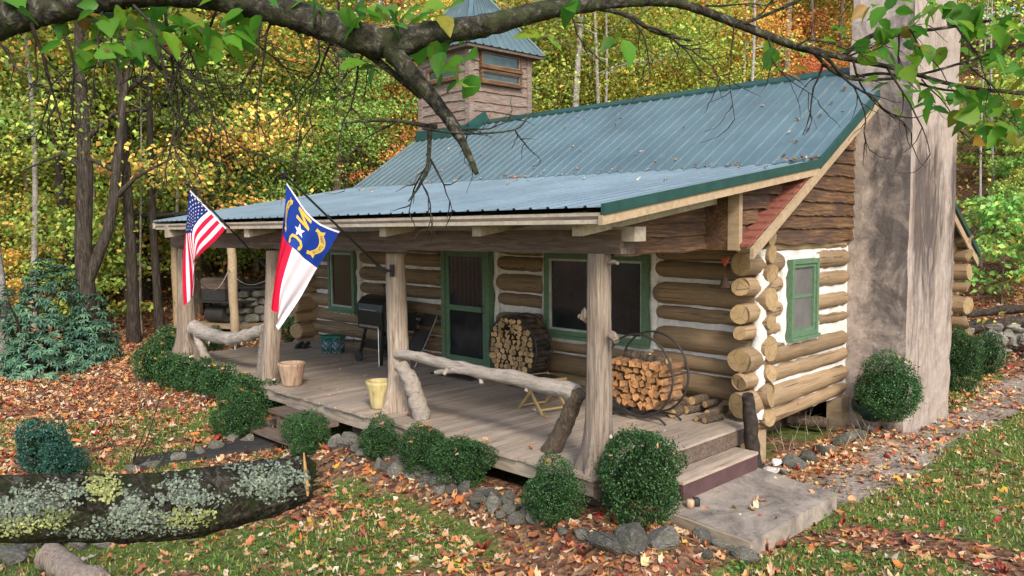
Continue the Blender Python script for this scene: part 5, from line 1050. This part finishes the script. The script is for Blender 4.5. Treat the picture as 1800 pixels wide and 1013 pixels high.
def tree(v, xy, label, group=None, sc=1., rz=None, lean=(0, 0), thick=1., name='autumn_tree'):
    z = float(H(*xy)); t = thing(name, label, 'tree', (xy[0], xy[1], z-.1), rnd.uniform(0, 6.28) if rz is None else rz, group); t.rotation_euler[0], t.rotation_euler[1] = lean
    tm, cm = TV[v]; a = link('trunk', tm, t); b = link('crown', cm, t); a.scale = (sc*thick, sc*thick, sc); b.scale = (sc,)*3; return t
def pxd(px, d): p = at(px, 414, d); return (p[0], p[1])
for v, px, d, l, sc, lean, th in [
    ('tall_pale', 4, 17.5, 'pale barked tree with a leaning trunk at the left edge behind the rhododendron', 1., (0, 0.03), 1.2), ('thin_pale', 48, 21, 'thin pale trunk beside the leaning pale tree at the left edge', 1., (0, 0), 1.3),
    ('tall_dark', 226, 20.5, 'dark trunk with rough bark standing between the forked tree and the black pole like one', .95, (0, .02), .85), ('tall_dark', 275, 21.5, 'straight black trunk just left of the porch roof', 1., (0, 0), .62),
    ('thin_pale', 303, 24, 'slim pale trunk seen just left of the striped flag', .9, (0, .03), 1.), ('tall_mid', 634, 30, 'sunlit brown trunk above the far end of the porch roof', 1.1, (0, 0), .8), ('tall_mid', 590, 27, 'brown trunk left of the roof end with a second trunk beside it', 1., (0, 0), .9), ('tall_mid', 700, 33, 'brown trunk directly left of the roof tower', 1., (0, 0), .9),
    ('tall_pale', 1015, 26.3, 'thick pale trunk rising behind the ridge right of the tower', 1.1, (0, 0), .95), ('thin_pale', 1042, 26.5, 'slim pale trunk just right of the thick pale one behind the ridge', 1.1, (0, .01), 1.2), ('thin_pale', 1054, 26.6, 'slimmest of the three pale trunks behind the ridge', 1.1, (0, -.01), .9), ('thin_pale', 1303, 23, 'thin white trunk behind the right half of the ridge', 1.1, (0, 0), .9),
    ('thin_pale', 1726, 21, 'thin grey sapling trunk on the slope right of the chimney', .8, (0, 0), .7), ('thin_pale', 1745, 24, 'slender grey trunk further up the slope at the right edge', .9, (0, .02), .7), ('tall_mid', 420, 34, 'far brown trunk seen between the two flags', 1., (0, 0), .9), ('tall_dark', 90, 28, 'dark trunk deep in the woods behind the rhododendron', 1., (0, 0), .6), ('tall_dark', 350, 31, 'dark trunk deep in the woods behind the striped flag', 1., (0, 0), .6)]:
    tree(v, pxd(px, d), l, None, sc, None, lean, th, 'woodland_tree')
# the forked dark tree
p, d = gp(150, 600); p = np.array((*pxd(150, 19.5), 0)); p[2] = H(p[0], p[1]); t = thing('forked_tree', 'dark forked tree with a second stem bending right, behind the rhododendron', 'tree', p); mb = MB(); k = 19.5/FPX; o = at(150, 414, 19.5); rr = CR
def rel(px, py): q = at(px, py, 19.5); return q-p
mb.tube([(0, 0, -.3), rel(150, 500), rel(146, 430), rel(148, 360), rel(150, 300), rel(146, 220), rel(140, 100), rel(135, -40)], [.26, .22, .2, .19, .18, .15, .12, .06], 12, False)
mb.tube([rel(156, 490), rel(172, 450), rel(190, 405), rel(200, 350), rel(205, 290), rel(215, 200), rel(230, 80)], [.15, .14, .13, .12, .11, .08, .04], 10, False)
for a, b, c in [((150, 300), (110, 270), (40, 300)), ((200, 350), (240, 310), (300, 280)), ((146, 250), (200, 200), (260, 190)), ((204, 300), (160, 280), (110, 275))]: mb.tube([rel(*a), rel(*b), rel(*c)], [.07, .05, .015], 7, False)
mb.build('trunk', 'trunk_dark', t); o = link('crown', TV['tall_dark'][1], t, (0, 0, -1.5)); o.scale = (.9, .9, .9)
fz = {}
def forest(n, pxr, dr, mix, zone, seed, scr=(.75, 1.25)):
    rs = random.Random(seed); k = 0; tries = 0; pl = []
    while k < n and tries < n*40:
        tries += 1; px = rs.uniform(*pxr); d = rs.uniform(*dr); x, y = pxd(px, d)
        if y < 10.2 and x > -18.5: continue
        if x > -19 and y < 11 and px > 330: continue
        if any((x-a)**2+(y-b)**2 < 2.2 for a, b in pl): continue
        pl.append((x, y)); k += 1; v = rs.choices(list(mix), list(mix.values()))[0]; tree(v, (x, y), f'{ {"lime": "yellow green"}.get(v, v) } leaved autumn tree in the woods {zone}', f'{v} trees {zone}', rs.uniform(*scr))
forest(22, (-160, 620), (23, 31), {'green': 7, 'lime': 5, 'yellow': 1.5, 'orange': .6}, 'left of the cabin', 1)
forest(22, (-220, 640), (29, 44), {'yellow': 6, 'lime': 3, 'orange': 2, 'green': 2}, 'deep behind the left lawn', 2)  # mostly yellow leaf colours stand in for backlit glow in the gaps
forest(7, (330, 640), (26, 28.5), {'green': 4, 'lime': 2}, 'above the far end of the porch', 9, (.75, 1.0))
forest(22, (620, 1120), (28, 43), {'lime': 5, 'yellow': 4, 'green': 3, 'orange': 1.5}, 'behind the roof tower', 3)
forest(22, (1080, 1520), (27, 42), {'lime': 6, 'orange': 2, 'yellow': 3, 'green': 3}, 'behind the right half of the ridge', 4)
forest(9, (1640, 1990), (33, 46), {'lime': 6, 'yellow': 1, 'green': 4}, 'on the slope right of the chimney', 5)
rs = random.Random(8)
for i in range(46):
    z = i % 3; px = rs.uniform(-20, 700) if z < 2 else rs.uniform(700, 1500); d = rs.uniform(20, 30) if z < 2 else rs.uniform(25, 34); x, y = pxd(px, d)
    if (y < 10.2 and x > -17.5) or (x > -19 and y < 11 and px > 330): continue
    v = rs.choice(['thin_pale', 'thin_pale', 'tall_mid', 'tall_dark', 'tall_pale']); nm = {'thin_pale': 'thin pale', 'tall_mid': 'brown', 'tall_dark': 'dark', 'tall_pale': 'pale grey'}[v]; zn = 'left of the cabin' if z < 2 else 'behind the roof'
    tree(v, (x, y), f'slender {nm} trunk of a tall tree in the woods {zn}', f'{nm} trunks {zn}', rs.uniform(.9, 1.15), None, (rs.gauss(0, .025), rs.gauss(0, .025)), rs.uniform(.55, .95), 'woodland_tree')
for px, d, l, s in [(1395, 30, 'bright red maple behind the ridge near the chimney', .75), (1462, 27, 'second red maple at the chimney end of the ridge', .62), (720, 27, 'reddish tree low behind the left end of the roof', .6)]: tree('red', pxd(px, d), l, None, s, None, (0, 0), 1, 'maple_tree')
rs = random.Random(31)
for i in range(44):
    px, d = rs.choice([(rs.uniform(-60, 560), rs.uniform(19, 25)), (rs.uniform(1690, 1850), rs.uniform(19, 28)), (rs.uniform(560, 1500), rs.uniform(20, 26))]); x, y = pxd(px, d)
    if (y < 9.8 and x > -17.5) or (x > -19 and y < 9.9 and px > 330): continue
    v = rs.choice(['sapling', 'sapling', 'sapling_y', 'sapling_g']) if px < 1600 else rs.choice(['sapling', 'sapling_g']); zn = 'left of the cabin' if px < 560 else ('right of the chimney' if px > 1600 else 'behind the cabin'); nm = {'sapling': 'yellow green', 'sapling_y': 'yellow', 'sapling_g': 'green'}[v]
    tree(v, (x, y), f'low {nm} sapling in the undergrowth {zn}', f'{nm} saplings {zn}', rs.uniform(.6, 1.2), None, (0, 0), 1, 'sapling')
# far hillside read as one mass, leaf colours kept bright for a sunlit glow
rg = np.random.default_rng(77); nc = 900; px = rg.uniform(-400, 2200, nc); dd = rg.uniform(40, 68, nc); C = []; cl = []
base = CP+((px-900)/FPX)[:, None]*CR*dd[:, None]+CF*dd[:, None]; base[:, 2] = H(base[:, 0], base[:, 1]); hz = rg.uniform(.5, 13, nc); ok = (base[:, 1] > 12) | (base[:, 0] < -24); base, hz = base[ok], hz[ok]; nc = len(base); per = 75
cl = np.repeat(np.arange(nc), per); C = np.repeat(base+np.stack([0*hz, 0*hz, hz], -1), per, 0)+rg.normal(size=(nc*per, 3))*np.array((1.3, 1.3, .8)); V, F = leafcards(C, np.full(len(C), .34), .5, .75, rg)
w = link('distant_woods', npmesh('distant_woods', V, F, 'leaf', np.repeat(pick([(.72, .52, .08, 5), (.42, .44, .06, 4), (.72, .36, .08, 2), (.22, .30, .05, 1.5)], len(C), rg, .25, cl), 4, 0))); kind(w, 'stuff')
nu = 26000; px = rg.uniform(-200, 2000, nu); dd = rg.uniform(17, 42, nu); b = CP+((px-900)/FPX)[:, None]*CR*dd[:, None]+CF*dd[:, None]; b[:, 2] = H(b[:, 0], b[:, 1]); ok = ((b[:, 1] > 9.9) | (b[:, 0] < -19.5)) & (vnoise(b[:, 0], b[:, 1], .5, 3) > np.where(b[:, 0] > -4, .62, .42)); b = b[ok]; b[:, 2] += rg.uniform(.05, .9, len(b))**1.5; V, F = leafcards(b, np.full(len(b), .13), .6, .7, rg)
u_ = link('undergrowth', npmesh('undergrowth', V, F, 'leaf', np.repeat(pick([(.42, .40, .05, 3), (.68, .46, .06, 3), (.18, .28, .05, 3), (.56, .27, .08, 2)], len(b), rg, .25), 4, 0))); kind(u_, 'stuff')
# ------------------------------------------------------------------ the tree hanging over the view
tb_ = at(-1080, 430, 2.6); ot = thing('overhanging_tree', 'nearby tree with mossy branches and a broken lichen covered limb reaching over the lawn', 'tree', (tb_[0], tb_[1], float(H(tb_[0], tb_[1])))); OB = np.array(ot.location)
def A(px, py, d): return at(px, py, d)-OB
mb = MB(); zt = 7.5; P, Q = wavy((0, 0, -.2), (.25, .1, zt), .24, 16, .03, .06, rnd); Q = [q*(1.3-.6*i/15) for i, q in enumerate(Q)]; mb.tube(P, Q, 16); mb.build('trunk', 'branch', ot)
def limb(name, pts, parent, mat='branch', seg=14, wob=.05, sub=9, seed=1):
    rs = random.Random(seed); P = []; Rr = []; W = [np.array(A(p[0], p[1], p[2])) for p in pts]; r = [p[3]*p[2]/FPX/2 for p in pts]; n = len(W)
    for i in range(n-1):
        for k in range(sub):
            t = k/sub; a, b, c, d = W[max(i-1, 0)], W[i], W[i+1], W[min(i+2, n-1)]; P.append(.5*((2*b)+(c-a)*t+(2*a-5*b+4*c-d)*t*t+(3*b-a-3*c+d)*t**3)); Rr.append((r[i]+(r[i+1]-r[i])*t)*rs.uniform(1-wob, 1+wob))
    P.append(W[-1]); Rr.append(r[-1]); mb = MB(); mb.tube(P, Rr, seg, True, 0, 0, wob*1.5, rs); return mb.build(name, mat, parent), P
LA = [(-1080, 560, 2.6, 140), (-800, 350, 2.55, 112), (-500, 205, 2.5, 88), (-220, 110, 2.55, 70), (-80, 66, 2.6, 62), (0, 38, 2.65, 58), (80, 18, 2.7, 52), (160, 0, 2.7, 50), (250, -13, 2.7, 48), (340, -10, 2.7, 48), (420, 2, 2.7, 50), (500, 22, 2.7, 52), (570, 45, 2.7, 54), (630, 66, 2.7, 56), (690, 76, 2.7, 54), (760, 58, 2.7, 42), (850, 46, 2.7, 38), (960, 18, 2.75, 34), (1080, 4, 2.8, 22), (1190, 6, 2.85, 16), (1290, 40, 2.9, 16), (1400, 82, 2.95, 13), (1500, 105, 3., 10), (1580, 122, 3., 8), (1680, 150, 3.05, 6.5), (1800, 166, 3.1, 5), (1900, 180, 3.1, 4)]
la, _ = limb('limb', LA, ot, seed=2)
for k, L in enumerate([[(680, 76, 2.7, 44), (712, 118, 2.68, 34), (770, 185, 2.66, 25), (810, 245, 2.64, 17), (838, 306, 2.62, 8)], [(622, 78, 2.7, 18), (670, 112, 2.75, 13), (742, 172, 2.78, 9)], [(768, 222, 2.65, 10), (752, 222, 2.65, 9), (690, 212, 2.6, 6), (600, 216, 2.6, 3)], [(756, 222, 2.65, 9), (752, 290, 2.66, 7), (738, 325, 2.66, 5), (718, 354, 2.66, 2.5)], [(1040, 12, 2.8, 10), (1100, 26, 2.8, 9), (1150, 55, 2.8, 8), (1215, 72, 2.8, 4)], [(1480, 100, 3., 9), (1545, 58, 2.95, 8), (1640, 52, 2.95, 6), (1790, 28, 2.95, 3)], [(1400, 82, 2.95, 8), (1450, 100, 2.9, 7), (1495, 138, 2.9, 6), (1600, 134, 2.9, 5), (1700, 108, 2.9, 4), (1800, 75, 2.9, 3)], [(1430, 92, 2.95, 7), (1480, 134, 3., 6), (1560, 130, 3.05, 5), (1660, 158, 3.1, 4), (1800, 162, 3.1, 3)], [(1300, 45, 2.9, 6), (1380, 12, 2.85, 6), (1460, -30, 2.8, 5)], [(742, 226, 2.62, 5), (820, 235, 2.6, 4), (905, 228, 2.6, 3), (930, 200, 2.6, 2)]]): limb('branch', L, ot, seg=9, seed=10+k)
mb = MB(); rs = random.Random(21); TW = [0]
def twig(px, py, d, ang, L, w, lev):
    P = [A(px, py, d)]; R0_ = w*1.25*d/FPX/2; n = 7; a = ang; pts = [(px, py, d, a)]
    for i in range(n): a += rs.gauss(0, .2); a += .06*(math.pi/2-a) if lev else 0; px += math.cos(a)*L/n; py += math.sin(a)*L/n; d += rs.gauss(0, .018); P.append(A(px, py, d)); pts.append((px, py, d, a))
    mb.tube(P, [R0_*(1-.7*i/n) for i in range(n+1)], 5 if lev > 1 else 4, False); TW[0] += 1
    if lev:
        for i in range(1, n+1):
            for _ in range(1):
                if rs.random() < .62: q = pts[i]; twig(q[0], q[1], q[2], q[3]+rs.choice((-1, 1))*rs.uniform(.35, 1.), L*rs.uniform(.25, .5), max(1.1, w*.55), lev-1)
for px, py, ang, L, w in [(-10, 60, 1.1, 150, 4), (55, 40, .95, 210, 6), (110, 60, 1.2, 200, 4), (150, 20, .7, 220, 4), (215, 30, 1., 260, 6), (235, 10, .9, 280, 5), (290, 20, 1.35, 240, 5), (255, 60, .6, 260, 5), (330, 30, 1.2, 220, 4), (400, 20, .9, 200, 4), (460, 30, 1.4, 170, 4), (500, 40, .5, 170, 4), (560, 60, 1.5, 150, 3.5), (590, 60, 2.3, 200, 4), (640, 90, 2.0, 180, 4), (480, 30, 2.2, 220, 4), (380, 20, 2.1, 200, 4), (180, 20, 1.9, 170, 3.5)]: twig(px, py, 2.7+rs.uniform(-.12, .25), ang, L, w, 2)
mb.build('twigs', 'twig', ot); mb = MB()
for px, py, ang, L, w in [(752, 290, 2.2, 90, 4), (750, 270, 1.0, 110, 4), (740, 320, .6, 100, 3), (700, 212, 2.6, 120, 3), (905, 228, .9, 70, 3), (820, 235, 1.5, 50, 2.5), (770, 185, .4, 120, 3), (800, 230, .1, 110, 3), (1000, 20, 1.2, 150, 4), (1100, 26, .8, 130, 3.5), (1130, 45, .4, 170, 4), (1180, 66, .6, 140, 3), (1290, 40, 1.6, 170, 3), (1350, 65, 1.3, 150, 3), (1440, 95, 1.2, 150, 4), (1500, 108, 1.1, 150, 4), (1560, 120, .9, 170, 3.5), (1620, 140, .8, 160, 3), (1490, 100, -.5, 150, 3), (1400, 80, -.6, 160, 3), (1240, 10, -.2, 120, 3), (1330, 30, -.8, 100, 3), (1600, 52, .5, 130, 3), (1680, 45, .8, 130, 3), (1700, 110, .6, 120, 3), (1480, 134, .9, 160, 4), (1500, 150, 1.1, 120, 3), (1720, 155, .7, 120, 3), (1580, 60, 1.6, 130, 3)]:
    if px == 1000: mb.build('twigs', 'twig', ot); mb = MB()
    twig(px, py, 2.85+rs.uniform(-.15, .2), ang, L, w, 2 if False else 1)
mb.build('twigs', 'twig', ot)
# broad leaves
rg = np.random.default_rng(5); Vs = []; Fs = []; Cs = []; o = 0; ns = 9
def bigleaf(p, u, nrm, L, col):
    global o
    u = u/np.linalg.norm(u); nrm = nrm-u*(nrm@u); nrm /= np.linalg.norm(nrm); s = np.cross(nrm, u); dr = rg.uniform(.0, .3); wv = rg.uniform(.29, .40)
    for i in range(ns):
        t = i/(ns-1); m = p+u*L*t-nrm*L*dr*t*t; w = L*wv*math.sin(math.pi*min(1, (t*.94+.03))**.85)*(1.06 if i % 2 else .95)*(1-.35*t)*1.2 if 0 < i < ns-1 else .001
        Vs.extend([m+s*w+nrm*w*.28, m, m-s*w+nrm*w*.28])
        for _ in range(3): Cs.append(col*(1.12 if _ == 1 else 1))
    for i in range(ns-1): a = o+3*i; Fs.extend([(a, a+1, a+4), (a, a+4, a+3), (a+1, a+2, a+5), (a+1, a+5, a+4)])
    o += 3*ns
for px, py, n, sp in [(185, 28, 10, 50), (265, 30, 12, 60), (160, 85, 7, 30), (330, 50, 10, 50), (390, 50, 8, 40), (430, 10, 7, 40), (555, 10, 7, 35), (612, 12, 8, 45), (690, 18, 12, 55), (760, 25, 7, 40), (770, 75, 5, 30), (792, 105, 7, 32), (828, 135, 5, 25), (640, 112, 5, 25), (955, 62, 2, 12), (1090, 66, 3, 18), (1335, 95, 4, 25), (1390, 120, 3, 18), (1450, 70, 4, 35), (1560, 25, 9, 55), (1620, 45, 10, 55), (1580, 85, 6, 40), (1680, 25, 12, 55), (1750, 40, 16, 55), (1785, 100, 12, 45), (1720, 95, 8, 45), (1640, 160, 9, 45), (1700, 190, 8, 45), (1760, 175, 9, 45), (1790, 225, 6, 35), (1745, 232, 5, 28), (1600, 150, 6, 40), (1015, 8, 3, 20), (15, 15, 4, 25), (1530, 80, 5, 35), (240, 90, 5, 25)]:
    for _ in range(int(n*(1.9 if px < 520 else 1.5 if px > 1500 else 1.))):
        d = 2.72+rg.normal()*.12+(.15 if px > 1300 else 0); q = A(px+rg.normal()*sp*.6, py+rg.normal()*sp*.35, d); u = CR*rg.normal()*.9-CU*rg.uniform(.05, .9)+CF*rg.normal()*.5; nrm = np.array((0, 0, 1.))*1.1+rg.normal(size=3)*.55-CF*.35
        g = pick([(.06, .21, .02, 5), (.11, .29, .025, 4), (.19, .35, .03, 3), (.28, .27, .03, .8), (.32, .17, .03, .6)], 1, rg, .2)[0]; bigleaf(q, u, nrm, rg.uniform(.06, .105)*(.82 if px > 1300 else 1.05), g)
link('leaves', npmesh('leaves', np.array(Vs), np.array(Fs), 'near_leaf', np.array(Cs)), ot)
# broken lower limb
LB = [(-1080, 660, 2.6, 190), (-800, 760, 2.4, 165), (-480, 850, 2.2, 134), (-200, 895, 2.15, 120), (-60, 897, 2.12, 114), (60, 894, 2.12, 115), (150, 893, 2.15, 118), (240, 892, 2.18, 119), (320, 888, 2.2, 116), (400, 873, 2.24, 112), (470, 858, 2.28, 100), (500, 851, 2.3, 92), (526, 843, 2.3, 84)]
W = [A(*p[:3]) for p in LB]; RR = [p[3]*p[2]/FPX/2 for p in LB]; n = 150; seg = 56; vs = []; rs = random.Random(3); rgl = np.random.default_rng(3)
def lbp(t):
    f = t*(len(W)-1); i = min(int(f), len(W)-2); u = f-i; a, b, c, d = W[max(i-1, 0)], W[i], W[i+1], W[min(i+2, len(W)-1)]; return .5*((2*b)+(c-a)*u+(2*a-5*b+4*c-d)*u*u+(3*b-a-3*c+d)*u**3), RR[i]+(RR[i+1]-RR[i])*u
TT = np.linspace(0, 1, n); AA = np.linspace(0, 2*math.pi, seg, endpoint=False)
ridge = vnoise(np.repeat(TT, seg)*9, np.tile(np.cos(AA)*3+5, n)+np.tile(np.sin(AA)*3, n)*1.0, 3., 2)*.6+vnoise(np.repeat(TT, seg)*30, np.tile(np.cos(AA)*9+20, n)+np.tile(np.sin(AA)*9, n), 1.7, 4)*.4
for i, t in enumerate(TT):
    c, r = lbp(t); c2, _ = lbp(min(1, t+.01)); c1, _ = lbp(max(0, t-.01)); d = c2-c1; d /= np.linalg.norm(d); q = np.cross(d, (0, 0, 1)); q /= np.linalg.norm(q); u = np.cross(q, d)
    for k, a in enumerate(AA):
        vs.append(c+(q*math.cos(a)+u*math.sin(a))*r*(.9+.17*ridge[i*seg+k])+(d*rs.uniform(-.03, .05) if i == n-1 else 0))
mb = MB(); mb.add(vs, [(i*seg+k, i*seg+(k+1) % seg, (i+1)*seg+(k+1) % seg, (i+1)*seg+k) for i in range(n-1) for k in range(seg)], 0, True); mb.add(vs[-seg:], [tuple(range(seg))], 1); lb = mb.build('broken_limb', ['lichen_bark', 'lichen_bark'], ot)
mb = MB(); a, b = A(534, 796, 2.24), A(541, 872, 2.24); mb.tube([a-(0, 0, .0), a+(b-a)*.35, a+(b-a)*.7, b], [.002, .005, .007, .003], 5); mb.tube([A(528, 830, 2.27), A(538, 850, 2.25), A(542, 868, 2.24)], [.006, .007, .003], 5); mb.build('torn_wood', 'torn', lb)
Ps = []; Ns = []; Cl = []
for px, py, rx, ry, g, dn in [(182, 858, 32, 25, 1, 1.3), (110, 866, 46, 22, 0, 1), (60, 880, 60, 30, 0, .8), (20, 905, 42, 28, 0, .9), (232, 893, 32, 34, 0, 1.1), (205, 920, 45, 24, 0, .9), (322, 868, 46, 38, 0, 1.3), (332, 910, 48, 18, 1, .8), (290, 925, 50, 14, 0, .6), (440, 850, 36, 24, 0, 1), (497, 838, 44, 32, 0, 1.2), (430, 822, 44, 9, 0, .8), (60, 920, 70, 12, 1, .6), (150, 935, 60, 10, 0, .6), (272, 908, 24, 12, 0, .9), (480, 868, 40, 14, 0, 1), (20, 935, 50, 8, 1, .5), (100, 905, 40, 14, 2, .7), (380, 880, 30, 12, 0, .3)]:
    m = int(rx*ry*math.pi/5.5*dn)
    for _ in range(m):
        rr, th = math.sqrt(rg.random())*(1+.22*math.sin(rg.integers(0, 9)*.7)), rg.uniform(0, 6.283)
        if rr > .6 and vnoise(px+rr*math.cos(th)*9, py+rr*math.sin(th)*9, .6, 8) < .42: continue
        x, y = px+rx*rr*math.cos(th), py+ry*rr*math.sin(th); f = np.interp(x, [p[0] for p in LB], np.linspace(0, 1, len(LB))); c, r = lbp(f); rd = ray(x, y); D = CP-OB; tdir = lbp(min(1, f+.01))[0]-lbp(f-.01)[0]; tdir /= np.linalg.norm(tdir)
        w0 = D-c; rp = rd-tdir*(rd@tdir); wp = w0-tdir*(w0@tdir); qa, qb, qc = rp@rp, 2*rp@wp, wp@wp-(r*.985)**2; disc = qb*qb-4*qa*qc
        if disc < 0: continue
        s = (-qb-math.sqrt(disc))/(2*qa); p = D+rd*s; nn = p-c; nn -= tdir*(nn@tdir); Ps.append(p); Ns.append(nn/np.linalg.norm(nn)); Cl.append(pick([[(.13, .16, .115, 3), (.21, .24, .18, 3), (.06, .075, .055, 2)], [(.30, .32, .12, 3), (.20, .22, .075, 2)], [(.12, .14, .06, 1)]][g], 1, rg)[0])
Ps, Ns, Cl = np.array(Ps), np.array(Ns), np.array(Cl); m = len(Ps); N = Ns+rg.normal(size=(m, 3))*.5; N /= np.linalg.norm(N, axis=1)[:, None]; B1_ = np.cross(N, rg.normal(size=(m, 3))); B1_ /= np.linalg.norm(B1_, axis=1)[:, None]; B2_ = np.cross(N, B1_); s = rg.uniform(.0025, .0058, m)[:, None]; Ps = Ps+Ns*rg.uniform(.001, .006, (m, 1))
V = np.stack([Ps-B1_*s, Ps+B2_*s*.8, Ps+B1_*s, Ps-B2_*s*.8], 1).reshape(-1, 3); q = np.arange(m)*4; MT['lichen'] = leafm('grey_green_lichen', 0., .05, .95)
link('lichen', npmesh('lichen', V, np.stack([q, q+1, q+2, q+3], 1), 'lichen', np.repeat(Cl, 4, 0)), lb)
# ------------------------------------------------------------------ light
w = bpy.data.worlds.new('World'); S.world = w; w.use_nodes = True; nt = w.node_tree; nt.nodes.clear(); sky = nt.nodes.new('ShaderNodeTexSky'); sky.sky_type = 'NISHITA'; sky.sun_disc = False
SUN_EL, SUN_AZ = R_(38), np.array((.86, -.52))               # the light comes from the right, a little from the front
sky.sun_elevation = SUN_EL; sky.sun_rotation = math.atan2(SUN_AZ[0], SUN_AZ[1]); sky.air_density = 1.; sky.dust_density = 2.; sky.ozone_density = 1.
bg = nt.nodes.new('ShaderNodeBackground'); bg.inputs[1].default_value = .15; ou = nt.nodes.new('ShaderNodeOutputWorld'); nt.links.new(sky.outputs[0], bg.inputs[0]); nt.links.new(bg.outputs[0], ou.inputs[0])
sl = bpy.data.lights.new('sun', 'SUN'); sl.energy = 1.45; sl.angle = R_(12); sl.color = (1, .93, .82); so = link('sun', sl); dv = Vector((-SUN_AZ[0]*math.cos(SUN_EL), -SUN_AZ[1]*math.cos(SUN_EL), -math.sin(SUN_EL))); so.rotation_euler = dv.to_track_quat('-Z', 'Y').to_euler()
S.view_settings.view_transform = 'Standard'; S.view_settings.look = 'None'; S.view_settings.exposure = 1.14; S.view_settings.gamma = 1
S.render.engine = 'CYCLES'; S.cycles.max_bounces = 6; S.cycles.diffuse_bounces = 3; S.cycles.glossy_bounces = 2; S.cycles.transmission_bounces = 3; S.cycles.transparent_max_bounces = 4; S.cycles.sample_clamp_indirect = 4
